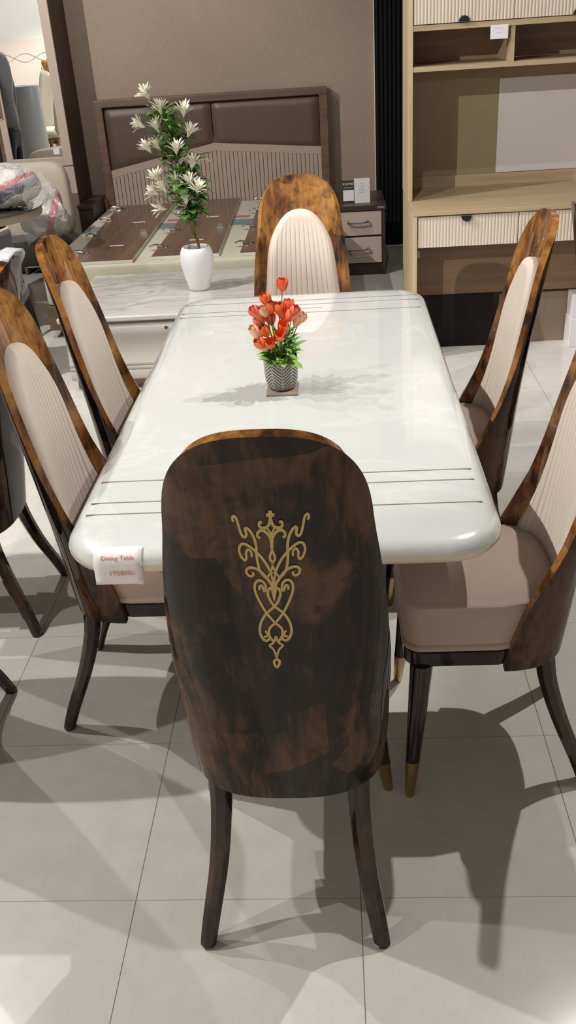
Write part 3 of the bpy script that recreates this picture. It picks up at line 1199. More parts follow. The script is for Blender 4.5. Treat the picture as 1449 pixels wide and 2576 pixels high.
for i in range(120):
    t = random.random() ** 0.9
    z = core[2].z - 0.01 + (core[-1].z - core[2].z - 0.02) * t
    c0 = core_at(z)
    rr = (0.095 if t < 0.85 else 0.05) * (0.45 + 0.55 * min(1, t * 5))
    a = random.uniform(0, 2 * PI)
    bp = c0 + Vector((rr * math.cos(a) * random.uniform(0.0, 0.9), rr * math.sin(a) * random.uniform(0.2, 0.9), 0))
    bm = BM()
    leaf(bm, bp, (math.cos(a), math.sin(a), random.uniform(-0.2, 0.9)), random.uniform(0.072, 0.112), random.uniform(0.021, 0.033), random.uniform(0.1, 0.6))
    o = obj('leaf', bm, LEAFD if i % 4 else LEAFL, spray, smooth=180)
    if i >= 98:
        break
bm = BM()
for i in range(520):
    t = random.random()
    z = core[2].z + (core[-1].z - core[2].z) * t
    c0 = core_at(z)
    a = random.uniform(0, 2 * PI)
    rr = 0.085 * (0.4 + 0.6 * min(1, t * 4)) * random.random()
    bp = c0 + Vector((rr * math.cos(a), rr * math.sin(a), 0))
    leaf(bm, bp, (math.cos(a), math.sin(a), random.uniform(0, 1.3)), random.uniform(0.035, 0.07), random.uniform(0.007, 0.016), 0.3, 0.2, 3)
obj('fine_foliage', bm, LEAFD, spray, smooth=180)['kind'] = 'stuff'
bm = BM()
for k in range(6):
    e = sp(560 + 40 * k, 1500, random.uniform(-0.04, 0.03))
    tube(bm, [sp(790, 1850), sp(720 + 10 * k, 1660, 0), e], 0.0011, 4)
obj('fine_stems', bm, STEMG, spray, smooth=180)['kind'] = 'stuff'

# ------------------------------------------------------------------ bed with headboard, wrapped mattress and loose doors
bed = thing('bed', 'walnut bed with tall brown leather headboard and fluted peaked panel against the wall', 'bed', (-0.77, 4.93, 0))
HX0, HX1, HZ = -0.885, 0.890, 1.205
hb = obj('headboard_frame', box(box(box(BM(), HX0, HX1, -0.05, 0.05, HZ - 0.05, HZ), HX0, HX0 + 0.062, -0.05, 0.05, 0.0, HZ - 0.05), HX1 - 0.062, HX1, -0.05, 0.05, 0, HZ - 0.05), BEDWOOD, bed, smooth=0, bevel=0.004)
PEAK = [(-0.823, 0.70), (0.005, 0.860), (0.828, 0.790)]


def peak(x_):
    for (a, va), (c, vc) in zip(PEAK, PEAK[1:]):
        if x_ <= c:
            return va + (vc - va) * (x_ - a) / (c - a)
    return PEAK[-1][1]


for x0, x1 in ((-0.820, 0.002), (0.008, 0.825)):
    bm = BM()
    nx, nz = 24, 12
    G = []
    for i in range(nx + 1):
        row = []
        x_ = x0 + (x1 - x0) * i / nx
        zb, zt = peak(x_) - 0.02, HZ - 0.055
        for j in range(nz + 1):
            z = zb + (zt - zb) * j / nz
            e = min(i, nx - i) / nx * (x1 - x0), min(j, nz - j) / nz * (zt - zb)
            q = min(1, min(e) / 0.05)
            row.append(bm.verts.new((x_, -0.012 - 0.028 * math.sqrt(max(0, 1 - (1 - q) ** 2)), z)))
        G.append(row)
    for a, c in zip(G, G[1:]):
        for j in range(nz):
            bm.faces.new((a[j], a[j + 1], c[j + 1], c[j]))
    obj('leather_panel', bm, LEATHER, bed, smooth=180)
bm = BM()
box(bm, HX0 + 0.06, HX1 - 0.06, -0.01, 0.045, 0.2, 0.9)
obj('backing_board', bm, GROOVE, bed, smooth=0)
bm = BM()
x_ = -0.823
while x_ < 0.815:
    x2 = min(x_ + 0.0285, 0.828)
    v = []
    z0, z1, z2 = 0.22, peak(x_) - 0.055, peak(x2) - 0.055
    pts = [(x_, z0), (x2, z0), (x2, z2), (x_, z1)]
    fr = [bm.verts.new((a, -0.032, c)) for a, c in pts]
    bk = [bm.verts.new((a, -0.008, c)) for a, c in pts]
    bm.faces.new(fr)
    for k in range(4):
        bm.faces.new((fr[k], bk[k], bk[(k + 1) % 4], fr[(k + 1) % 4]))
    x_ += 0.0325
for (a, va), (c, vc) in zip(PEAK, PEAK[1:]):
    pts = [(a, va - 0.055), (c, vc - 0.055), (c, vc), (a, va)]
    fr = [bm.verts.new((p, -0.034, q)) for p, q in pts]
    bk = [bm.verts.new((p, -0.008, q)) for p, q in pts]
    bm.faces.new(fr)
    for k in range(4):
        bm.faces.new((fr[k], bk[k], bk[(k + 1) % 4], fr[(k + 1) % 4]))
obj('fluted_panel', bm, FLUTE_TAUPE, bed, smooth=0)
obj('bed_base', b1(-0.88, 0.88, -2.06, -0.055, 0.05, 0.2), BEDWOOD, bed, smooth=0, bevel=0.004)
for sx in (-0.8, 0.8):
    for sy in (-1.95, -0.15):
        obj('foot', b1(sx - 0.04, sx + 0.04, sy - 0.04, sy + 0.04, 0, 0.05), BLACK, bed, smooth=0)

mt = thing('mattress', 'cream mattress wrapped in clear plastic on the bed, under the loose door boards', 'mattress', (-0.77, 3.88, 0.2))
bm = BM()
rings = []
for ins, z in ((0.02, 0.0), (0.004, 0.006), (0, 0.02), (0, 0.205), (0.006, 0.222), (0.03, 0.23)):
    rings.append([(px, py, z) for px, py in rrect(0.88 - ins, 0.985 - ins, 0.03, 5)])
loft(bm, rings)
obj('mattress_body', bm, MATTM, mt)
bm = BM()
for i in range(3):
    pass
obj('label_strip', b1(-0.30, 0.30, 0.28, 0.36, 0.230, 0.2312), plain('red_label_print', srgb(176, 112, 106), 0.5), mt, smooth=0)
obj('fabric_strip', b1(-0.86, 0.86, 0.02, 0.22, 0.230, 0.2316), plain('teal_grey_cloth', srgb(120, 132, 132), 0.6), mt, smooth=0)

HNG = 'concealed hinges'


def hinge(parent, x, y, z, flip=1):
    h = obj('hinge', box(BM(), -0.012 * flip, 0.05 * flip, -0.012, 0.012, 0, 0.006), NICKEL, parent, (x, y, z), smooth=0)
    bm = BM()
    lathe(bm, [(0.018, -0.002), (0.018, 0.004), (0.012, 0.010), (0.004, 0.012)], 14, (0.045 * flip, 0, 0))
    tube(bm, [(0.02 * flip, 0, 0.008), (-0.005 * flip, 0, 0.014), (-0.03 * flip, 0, 0.017), (-0.05 * flip, 0, 0.012)], [0.006, 0.007, 0.007, 0.005], 8)
    box(bm, -0.062 * flip, -0.045 * flip, -0.016, 0.016, 0.004, 0.012)
    obj('hinge_arm', bm, CHROME, h)
    return h


BZ = 0.4315


def door_board(name, label, near, far, zoff=0.0):
    """a loose wardrobe door lying face down: near/far = (x_left, x_right, y)"""
    (nl, nr, ny), (fl, fr_, fy) = near, far
    t = thing(name, label, 'board', (nl, ny, BZ + zoff), 0, 'loose door boards lying on the bed')
    loc = lambda x_, y_: (x_ - nl, y_ - ny)
    base = [loc(nl, ny), loc(nr, ny), loc(fr_, fy), loc(fl, fy)]
    bm = BM()
    loft(bm, [[(a, c, z) for a, c in base] for z in (0.0, 0.0175)])
    obj('edge_band', bm, WHITEEDGE, t, smooth=0)
    cx = sum(a for a, c in base) / 4
    cy = sum(c for a, c in base) / 4
    bm = BM()
    ins = [(a + (0.002 if a < cx else -0.002), c + (0.002 if c < cy else -0.002)) for a, c in base]
    loft(bm, [[(a, c, z) for a, c in ins] for z in (0.0172, 0.0195)])
    obj('face', bm, BOARD, t, smooth=0)
    L = fy - ny
    for q in (0.13, 0.40, 0.70, 0.93):
        xx = base[0][0] + (base[3][0] - base[0][0]) * q
        hinge(t, xx + 0.01, L * q, 0.0195)
    q = 0.40
    bm = BM()
    xr = base[1][0] + (base[2][0] - base[1][0]) * q
    box(bm, xr - 0.085, xr - 0.025, L * q - 0.02, L * q + 0.02, 0.0195, 0.023)
    box(bm, xr - 0.075, xr - 0.035, L * q - 0.004, L * q + 0.006, 0.023, 0.05)
    obj('bracket', bm, CHROME, t, smooth=0)
    for u, v in ((0.55, 0.22), (0.62, 0.62)):
        xl = base[0][0] + (base[3][0] - base[0][0]) * v
        xr = base[1][0] + (base[2][0] - base[1][0]) * v
        xm = xl + (xr - xl) * u
        obj('paper_tape', b1(xm - 0.045, xm + 0.045, L * v - 0.012, L * v + 0.012, 0.0195, 0.0202), PAPER, t, smooth=0)
    return t


door_board('door_board', 'leftmost walnut door board lying face up on the wrapped mattress', (-1.47, -1.090, 2.93), (-1.545, -1.105, 4.80))
door_board('door_board', 'middle walnut door board on the mattress, behind the white vase', (-0.985, -0.568, 2.98), (-0.965, -0.592, 4.86))
door_board('door_board', 'right walnut door board on the mattress, half hidden by the far dining chair', (-0.440, -0.02, 2.96), (-0.420, -0.03, 4.84))

# nightstands
DARKPANEL.node_tree.nodes['Principled BSDF'].inputs['Specular IOR Level'].default_value = 0.15
ns = thing('nightstand', 'dark brown nightstand with two cream drawers, right of the bed', 'nightstand', (0.31, 4.045, 0))
obj('body', box(box(box(box(box(BM(), -0.19, -0.165, 0, 0.55, 0.0, 0.47), 0.165, 0.19, 0, 0.55, 0, 0.47), -0.165, 0.165, 0.01, 0.55, 0, 0.085), -0.165, 0.165, 0.53, 0.55, 0.085, 0.47), -0.165, 0.165, 0.02, 0.55, 0.27, 0.285), NIGHT, ns, smooth=0, bevel=0.002)
obj('top', b1(-0.195, 0.195, -0.012, 0.56, 0.455, 0.492), NIGHT, ns, smooth=0, bevel=0.003)
for z0, z1 in ((0.285, 0.450), (0.090, 0.270)):
    d_ = obj('drawer_front', b1(-0.162, 0.162, -0.003, 0.018, z0, z1), CREAMPLY, ns, smooth=0, bevel=0.002)
    bm = BM()
    zc = (z0 + z1) / 2 + 0.008
    tube(bm, catmull([(-0.075, -0.003, zc + 0.012), (-0.07, -0.03, zc), (0, -0.032, zc - 0.004), (0.06, -0.03, zc + 0.004), (0.062, -0.003, zc + 0.012)], 5), 0.007, 8)
    obj('handle', bm, CHROME, d_)
st_ = obj('sticker', b1(0.130, 0.185, -0.0128, -0.0118, 0.466, 0.482), BLUESTICK, ns, smooth=0)
text_mesh('KOSMO', 0.012, WHITEINK, 'lettering', st_, Matrix.Translation((0.158, -0.0132, 0.474)) @ FACE)

cards = thing('sign_card', 'black and white price card standing on the nightstand top', 'sign', (0.243, 4.16, 0.492), 0.0)
obj('card', b1(-0.040, 0.045, 0, 0.004, 0.0, 0.150), plain('black_card', srgb(48, 46, 42), 0.5), cards, smooth=0)
obj('white_field', b1(-0.034, 0.042, -0.001, 0.0, 0.012, 0.085), PAPER, cards, smooth=0)
text_mesh('KOSM\u00d4', 0.022, WHITEINK, 'lettering', cards, Matrix.Translation((0.002, -0.0012, 0.126)) @ FACE)
obj('print_line', b1(-0.028, 0.034, -0.0012, 0, 0.098, 0.1055), plain('pale_blue_ink', srgb(120, 126, 140), 0.6), cards, smooth=0)
cards.rotation_euler = (-0.12, 0, -0.05)
c2 = thing('paper_card', 'plain white printed card standing beside the black sign on the nightstand', 'card', (0.345, 4.13, 0.492), 0.06)
obj('card', b1(-0.056, 0.054, 0, 0.003, 0, 0.165), PAPER, c2, smooth=0)
bm = BM()
for i in range(6):
    box(bm, -0.025, 0.02 - 0.006 * (i % 3), -0.0006, 0.0, 0.07 + 0.012 * i, 0.073 + 0.012 * i)
obj('print', bm, GREYINK, c2, smooth=0)['kind'] = 'stuff'
c2.rotation_euler = (-0.14, 0, 0.06)

tag(obj('nightstand', box(b1(-0.055, 0.055, 0, 0.42, 0.0, 0.50), -0.06, 0.06, -0.012, 0.43, 0.50, 0.53), NIGHT, None, (-1.725, 4.45, 0), smooth=0, bevel=0.003), 'dark nightstand in shadow between the wardrobe and the bed', 'nightstand')

# ------------------------------------------------------------------ oak desk with hutch at right
desk = thing('study_desk', 'light oak study desk with hutch shelves and cream fluted fronts, right', 'desk', (0.535, 2.16, 0))
DW, DDEP, DH = 1.14, 0.69, 0.785
HF = 0.285                     # hutch front, behind the desk front
HTOP = 2.15
obj('side_panel', b1(0.0, 0.022, 0, DDEP, 0, DH - 0.0235), OAKV, desk, smooth=0, bevel=0.0015)
obj('side_panel', b1(DW - 0.022, DW, 0, DDEP, 0, DH - 0.0235), OAKV, desk, smooth=0, bevel=0.0015)
obj('desktop', b1(0.0, DW, -0.002, DDEP, DH - 0.023, DH), OAK, desk, smooth=0, bevel=0.0015)
obj('hutch_side', b1(-0.002, 0.020, HF, DDEP, DH + 0.0005, HTOP), OAKV, desk, smooth=0, bevel=0.0015)
obj('hutch_side', b1(DW - 0.020, DW, HF, DDEP, DH + 0.0005, HTOP), OAKV, desk, smooth=0, bevel=0.0015)
BYK = DDEP - 0.016
obj('back_panel', b1(0.021, DW - 0.021, BYK, BYK + 0.012, DH + 0.05, 1.402), OLIVE, desk, smooth=0)
obj('back_rail', b1(0.021, DW - 0.021, BYK - 0.012, BYK, DH + 0.0005, DH + 0.062), OAK, desk, smooth=0)
obj('top_rail', b1(0.021, DW - 0.021, BYK - 0.006, BYK, 1.335, 1.402), OAKD, desk, smooth=0)
obj('back_panel', b1(0.021, DW - 0.021, BYK, BYK + 0.012, 1.428, 1.585), OAKD, desk, smooth=0)
obj('shelf', b1(0.021, DW - 0.021, HF + 0.002, BYK, 1.404, 1.427), OAK, desk, smooth=0, bevel=0.001)
obj('shelf', b1(0.021, DW - 0.021, HF + 0.002, BYK, 1.585, 1.610), OAK, desk, smooth=0, bevel=0.001)
obj('divider', b1(0.497, 0.517, HF + 0.012, BYK, 1.4275, 1.5848), OAKV, desk, smooth=0)
obj('shelf', b1(0.021, DW - 0.021, HF + 0.02, BYK, HTOP - 0.024, HTOP), OAK, desk, smooth=0)
obj('white_board', b1(0.515, 1.05, BYK - 0.006, BYK - 0.0005, 0.850, 1.328), WHITEBOARD, desk, smooth=0)


def fluted(bm, x0, x1, z0, z1, yf, pitch=0.0165, depth=0.0026, th=0.018):
    prof = []
    n = max(1, round((x1 - x0) / pitch))
    p = (x1 - x0) / n
    for i in range(n):
        for k in range(8):
            t = k / 8
            prof.append((x0 + (i + t) * p, yf + depth * (1 - abs(math.sin(PI * t)) ** 0.7)))
    prof.append((x1, yf + depth))
    prof += [(x1, yf + th), (x0, yf + th)]
    loft(bm, [[(a, c, z) for a, c in prof] for z in (z0, z1)])
    return bm


def half_knob(x, y, z, up):
    bm = BM()
    n = 14
    ring = [(0.026 * math.cos(PI * i / n), (0.026 if up else -0.026) * math.sin(PI * i / n)) for i in range(n + 1)]
    loft(bm, [[(x + a * s, y - d_, z + c * s) for a, c in ring] for d_, s in ((0.0, 1), (0.012, 1), (0.016, 0.9))])
    return bm


for x0, x1 in ((0.024, 0.5065), (0.5095, DW - 0.024)):
    dd = obj('cabinet_door', fluted(BM(), x0, x1, 1.614, HTOP - 0.028, HF + 0.002), FLUTE_CREAM, desk, smooth=50)
    obj('handle', half_knob((x0 + x1) / 2 - 0.0, HF + 0.002, 1.616, True), BLACK, dd)
for x0, x1 in ((0.026, 0.530), (0.534, DW - 0.024)):
    dd = obj('drawer_front', fluted(BM(), x0, x1, 0.603, DH - 0.030, 0.008), FLUTE_CREAM, desk, smooth=50)
    obj('handle', half_knob((x0 + x1) / 2 - 0.01, 0.008, DH - 0.032, False), BLACK, dd)
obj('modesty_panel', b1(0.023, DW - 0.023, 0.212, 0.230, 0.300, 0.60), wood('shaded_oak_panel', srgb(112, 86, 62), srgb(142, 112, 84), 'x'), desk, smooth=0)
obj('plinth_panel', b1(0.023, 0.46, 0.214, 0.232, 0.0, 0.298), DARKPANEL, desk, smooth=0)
tag(obj('storage_box', box(b1(-0.24, 0.22, 0, 0.25, 0.0, 0.28), -0.01, 0.01, -0.001, 0.0, 0, 0.28), BROWNBOX, None, (1.27, 2.40, 0), smooth=0, bevel=0.003), 'grey brown cardboard box on the floor under the oak desk', 'box')
tag(obj('floor_block', box(b1(-0.05, 0.10, 0, 0.12, 0.0, 0.16), -0.045, 0.095, 0.01, 0.12, 0.16, 0.29), WHITEBOARD, None, (1.445, 2.27, 0), smooth=0, bevel=0.003), 'white block on the floor at the right frame edge, under the desk', 'block')
t1 = thing('price_tag', 'white paper price tag hanging from the hutch shelf of the oak desk', 'price tag', (0.535 + 0.437, 2.16 + HF - 0.002, 1.53))
obj('paper', b1(-0.043, 0.043, 0, 0.0006, 0, 0.062), PAPER, t1, smooth=0)
bm = BM()
for zz, xa, xb in ((0.046, -0.024, 0.020), (0.027, -0.016, 0.014)):
    tube(bm, [(xa + (xb - xa) * k / 16, -0.0002, zz + 0.0028 * math.sin(k * 2.1)) for k in range(17)], 0.0006, 4)
obj('faint_handwriting', bm, plain('faint_pink_ink', srgb(208, 186, 188), 0.7), t1, smooth=0)
tag(obj('paper_label', b1(0, 0.027, 0, 0.0008, 0, 0.036), GREYINK, None, (0.565, 2.3708, 0.505), smooth=0), 'small grey label stuck on the wood panel below the left desk drawer', 'label')

# ------------------------------------------------------------------ wardrobe with mirror door at left
wd = thing('wardrobe', 'tall wardrobe with a mirrored door and pale taupe frame, left of the bed', 'wardrobe', (-1.79, 4.58, 0))
WTOP = 2.3
obj('carcass', box(box(box(BM(), -0.022, 0.0, 0.0, 0.40, 0.0, WTOP), -1.30, -1.278, 0, 0.40, 0, WTOP), -1.278, -0.022, 0.37, 0.40, 0, WTOP), wood('dark_wardrobe_wood', srgb(62, 48, 44), srgb(86, 68, 62), 'z'), wd, smooth=0)
FRM = plain('taupe_lacquer_frame', srgb(184, 168, 154), 0.4)
x0, x1, z0, z1 = -0.50, -0.004, 0.80, WTOP - 0.02
mdr = obj('mirror_door', box(box(box(box(BM(), x0, x0 + 0.050, -0.02, 0.0, z0, z1), x1 - 0.066, x1, -0.02, 0, z0, z1), x0 + 0.05, x1 - 0.066, -0.02, 0, z0, z0 + 0.062), x0 + 0.05, x1 - 0.066, -0.02, 0, z1 - 0.06, z1), FRM, wd, smooth=0, bevel=0.002)
obj('mirror_glass', b1(x0 + 0.045, x1 - 0.06, -0.012, -0.004, z0 + 0.058, z1 - 0.055), MIRRORM, mdr, smooth=0)
bm = BM()
tube(bm, catmull([(x0 + 0.028, -0.02, 1.15), (x0 + 0.026, -0.045, 1.17), (x0 + 0.026, -0.05, 1.26), (x0 + 0.026, -0.045, 1.36), (x0 + 0.028, -0.02, 1.38)], 5), 0.008, 8)
obj('handle', bm, CHROME, mdr)
obj('lower_door', b1(x0, x1, -0.02, 0, 0.06, z0 - 0.006), FRM, wd, smooth=0, bevel=0.002)
obj('inner_divider', b1(x0 - 0.030, x0 - 0.006, -0.005, 0.36, 0.0, WTOP), BEDWOOD, wd, smooth=0)
obj('dark_door', b1(-1.276, x0 - 0.032, 0.02, 0.036, 0.02, WTOP - 0.01), BLACK, wd, smooth=0)
tag(obj('price_tag', b1(-0.022, 0.022, 0, 0.0008, -0.022, 0.022), PAPER, None, (-1.905, 4.5665, 0.905), smooth=0), 'small white price tag stuck low on the wardrobe mirror', 'price tag')

# ------------------------------------------------------------------ cream armchair with a plastic bag, glass table with bag, grey chair
ac = thing('armchair', 'cream upholstered armchair behind the round glass table, left of the bed', 'armchair', (-2.0, 3.96, -0.0))


def pillow(bm, hx, hy, hz, c, p=2.6, nu=28, nv=16, amp=0.0, sc=8, seed=0):
    rings = []
    for i in range(nv + 1):
        a = -PI / 2 + PI * i / nv
        rr = []
        for j in range(nu):
            b_ = 2 * PI * j / nu
            f = lambda t: math.copysign(abs(t) ** (2 / p), t)
            v = Vector((hx * f(math.cos(a)) * f(math.cos(b_)), hy * f(math.cos(a)) * f(math.sin(b_)), hz * f(math.sin(a))))
            if amp:
                v += v.normalized() * amp * noise.noise(v * sc + Vector((seed, seed, 0)))
            rr.append(Vector(c) + v)
        rings.append(rr)
    loft(bm, rings)
    return bm


obj('backrest', pillow(BM(), 0.26, 0.07, 0.27, (0, 0.22, 0.615), 4.5), CREAMFAB, ac, smooth=180)
obj('seat', pillow(BM(), 0.27, 0.27, 0.08, (0, -0.03, 0.33), 4), GREYFAB, ac, smooth=180)
for sx in (-0.22, 0.22):
    for sy in (-0.22, 0.2):
        bm = BM()
        tube(bm, [(sx, sy, 0.29), (sx * 1.08, sy * 1.08, 0.0)], [0.02, 0.012], 8)
        obj('leg', bm, BLACK, ac)


def crumple_bag(name, label, hx, hy, hz, loc, rz, seed, mats, pick):
    t = thing(name, label, 'bag', loc, rz)
    bm = BM()
    pillow(bm, hx, hy, hz, (0, 0, hz), 2.4, 84, 48, 0.05, 7, seed)
    for v in bm.verts:
        v.co += Vector((noise.noise(v.co * 16), noise.noise(v.co * 16 + Vector((9, 0, 0))), noise.noise(v.co * 16 + Vector((0, 9, 0))))) * 0.015
        v.co += Vector((noise.noise(v.co * 42), noise.noise(v.co * 42 + Vector((9, 0, 0))), noise.noise(v.co * 42 + Vector((0, 9, 0))))) * 0.005
        v.co.z = max(v.co.z, 0.0)
    for f in bm.faces:
        f.material_index = pick(f.calc_center_median())
    obj('bag_body', bm, mats, t, smooth=180)
    return t


def printed_bag(name, bands, stripes=None):
    """milky film with printed bands given as (a, b, c, half_width, xmin, xmax, colour): |a*x + b*z + c| < half_width"""
    m, nt, b = mat(name)
    tc = nt.nodes.new('ShaderNodeTexCoord')
    sx = nt.nodes.new('ShaderNodeSeparateXYZ')
    nt.links.new(tc.outputs['Object'], sx.inputs[0])
    X, Y, Z = sx.outputs
    wob = mathn(nt, 'MULTIPLY_ADD', noise_tex(nt, tc.outputs['Object'], 14, 3, 0.5), 0.03, -0.015)
    front = mathn(nt, 'LESS_THAN', Y, 0.06)
    col = srgb(208, 204, 197)
    for (a, c, d, hw, x0, x1, cc, freq) in bands:
        e = mathn(nt, 'ADD', mathn(nt, 'MULTIPLY_ADD', X, a, mathn(nt, 'MULTIPLY_ADD', Z, c, d)), wob)
        f = mathn(nt, 'LESS_THAN', mathn(nt, 'ABSOLUTE', e), hw)
        f = mathn(nt, 'MULTIPLY', f, mathn(nt, 'MULTIPLY', mathn(nt, 'GREATER_THAN', X, x0), mathn(nt, 'LESS_THAN', X, x1)))
        if freq:
            f = mathn(nt, 'MULTIPLY', f, mathn(nt, 'LESS_THAN', mathn(nt, 'FRACT', mathn(nt, 'MULTIPLY', e, freq)), 0.4))
        f = mathn(nt, 'MULTIPLY', mathn(nt, 'MULTIPLY', f, front), 0.85)
        col = mixc(nt, f, col, cc)
    nt.links.new(col, b.inputs['Base Color'])
    b.inputs['Roughness'].default_value = 0.22
    b.inputs['Coat Weight'].default_value = 1.0
    b.inputs['Coat Roughness'].default_value = 0.05
    bump(nt, b, noise_tex(nt, tc.outputs['Object'], 16, 4, 0.6, 0.8), 0.9, 0.02)
    return m


PK, NV = srgb(206, 140, 142), srgb(82, 86, 112)
BAG1 = printed_bag('printed_pillow_bag', [(-0.42, 1, -0.035, 0.045, 0.07, 0.4, NV, 0), (-0.5, 1, -0.145, 0.05, -0.12, 0.12, srgb(160, 156, 158), 42),
                                         (0.12, 1, -0.049, 0.026, -0.5, 0.10, PK, 0), (-0.42, 1, -0.068, 0.020, 0.04, 0.5, PK, 0)])
BAG2 = printed_bag('printed_clear_bag', [(1, -0.32, -0.02, 0.026, -1, 1, PK, 0), (1, 0, 0.085, 0.013, -1, 1, srgb(182, 196, 158), 0)])
bag = crumple_bag('pillow_bag', 'plastic bagged pillow with pink border lying on the round glass table', 0.30, 0.20, 0.125, (-1.93, 3.12, 0.764), -0.25, 2, BAG1, lambda c: 0)
bag2 = crumple_bag('plastic_bag', 'clear plastic bag with pink stripe standing on the armchair seat', 0.155, 0.13, 0.19, (-1.84, 3.78, 0.415), 0.1, 5, BAG2, lambda c: 0)


def film_flap(parent, pts, name='film_flap'):
    bm = BM()
    vs = [bm.verts.new(p) for p in pts]
    bm.faces.new(vs)
    bmesh.ops.triangulate(bm, faces=bm.faces[:])
    bmesh.ops.subdivide_edges(bm, edges=bm.edges[:], cuts=4, use_grid_fill=True)
    for v in bm.verts:
        v.co += Vector((noise.noise(v.co * 18), noise.noise(v.co * 18 + Vector((5, 0, 0))), noise.noise(v.co * 18 + Vector((0, 7, 0))))) * 0.018
    return obj(name, bm, FILM, parent, smooth=180)


film_flap(bag, [(0.20, -0.12, 0.15), (0.40, -0.06, 0.21), (0.46, -0.05, 0.08), (0.30, -0.10, 0.02)])
film_flap(bag2, [(-0.14, -0.05, 0.36), (0.0, -0.10, 0.44), (0.12, -0.05, 0.36), (0.0, -0.14, 0.24)])
film_flap(bag2, [(-0.16, -0.10, 0.20), (-0.02, -0.15, 0.30), (0.02, -0.17, 0.10), (-0.12, -0.15, 0.0)])

gt = thing('glass_table', 'round glass topped side table with black metal legs at left', 'table', (-2.05, 3.12, 0))
bm = BM()
lathe(bm, [(0.38, 0.752), (0.398, 0.753), (0.40, 0.757), (0.398, 0.761), (0.38, 0.762)], 64)
obj('glass_top', bm, GLASSBLK, gt, smooth=40)
bm = BM()
lathe(bm, [(0.34, 0.705), (0.385, 0.705), (0.39, 0.72), (0.385, 0.751), (0.34, 0.751)], 64, (0, 0, 0))
obj('ring_apron', bm, plain('cream_table_ring', srgb(196, 184, 164), 0.5), gt, smooth=40)
for a in (-0.55, -1.25, 2.2, 3.4):
    bm = BM()
    tube(bm, [(0.20 * math.cos(a), 0.20 * math.sin(a), 0.705), (0.36 * math.cos(a), 0.36 * math.sin(a), 0.0)], [0.018, 0.014], 8)
    obj('leg', bm, BLACK, gt)

gc = thing('grey_chair', 'grey upholstered chair with beige piping at the left frame edge', 'chair', (-1.75, 2.02, 0), 0.15)
bm = BM()
G = []
for i in range(17):
    t = -1 + 2 * i / 16
    row = []
    for j in range(11):
        z = 0.42 + 0.37 * j / 10 + (0.03 * abs(t) ** 2 if j == 10 else 0.03 * abs(t) ** 2 * j / 10)
        row.append(bm.verts.new((0.235 * t * (0.92 + 0.08 * j / 10), 0.02 + 0.10 * t * t - 0.06 * j / 10, z)))
    G.append(row)
for a, c in zip(G, G[1:]):
    for j in range(10):
        bm.faces.new((a[j], a[j + 1], c[j + 1], c[j]))
o = obj('backrest', bm, GREYFAB, gc, smooth=180)
md = o.modifiers.new('thick', 'SOLIDIFY')
md.thickness = 0.04
md.offset = 0
bm = BM()
tube(bm, [(0.235 * t, 0.02 + 0.10 * t * t - 0.06, 0.795 + 0.03 * t * t) for t in [-1 + i / 8 for i in range(17)]], 0.008, 8)
obj('piping', bm, BEIGE, gc)
obj('seat', pillow(BM(), 0.23, 0.23, 0.045, (0, 0.24, 0.43), 4), GREYFAB, gc, smooth=180)
for sx in (-0.19, 0.19):
    for sy in (0.06, 0.42):
        bm = BM()
        tube(bm, [(sx, sy, 0.42), (sx * 1.1, sy, 0.0)], [0.018, 0.012], 8)
        obj('leg', bm, BLACK, gc)

# ------------------------------------------------------------------ what the mirror shows: rear of the shop
struct('trim_3', b1(-5.6, -2.4, -3.999, -3.96, 0.0, 1.60), plain('blush_wall_panel', srgb(226, 214, 204), 0.5), smooth=0, bevel=0.003)
bm = BM()
for ph in (0, PI):
    tube(bm, [(-5.4 + 0.03 * i, -3.957, 1.34 + 0.06 * math.sin(i * 0.28 + ph)) for i in range(96)], 0.003, 5)
struct('trim_4', bm, plain('champagne_metal_line', srgb(200, 188, 172), 0.3, 0.6))
roll = thing('foam_roll', 'tall grey roll of foam wrap standing at the rear, seen in the mirror', 'roll', (-3.72, -0.8, 0))
bm = BM()
lathe(bm, [(0.19, 0), (0.205, 0.01), (0.202, 0.3), (0.208, 0.32), (0.204, 0.6), (0.208, 1.08), (0.195, 1.10), (0.06, 1.105), (0.055, 1.07), (0.01, 1.07)], 40)
obj('roll_body', bm, GREYROLL, roll, smooth=50)


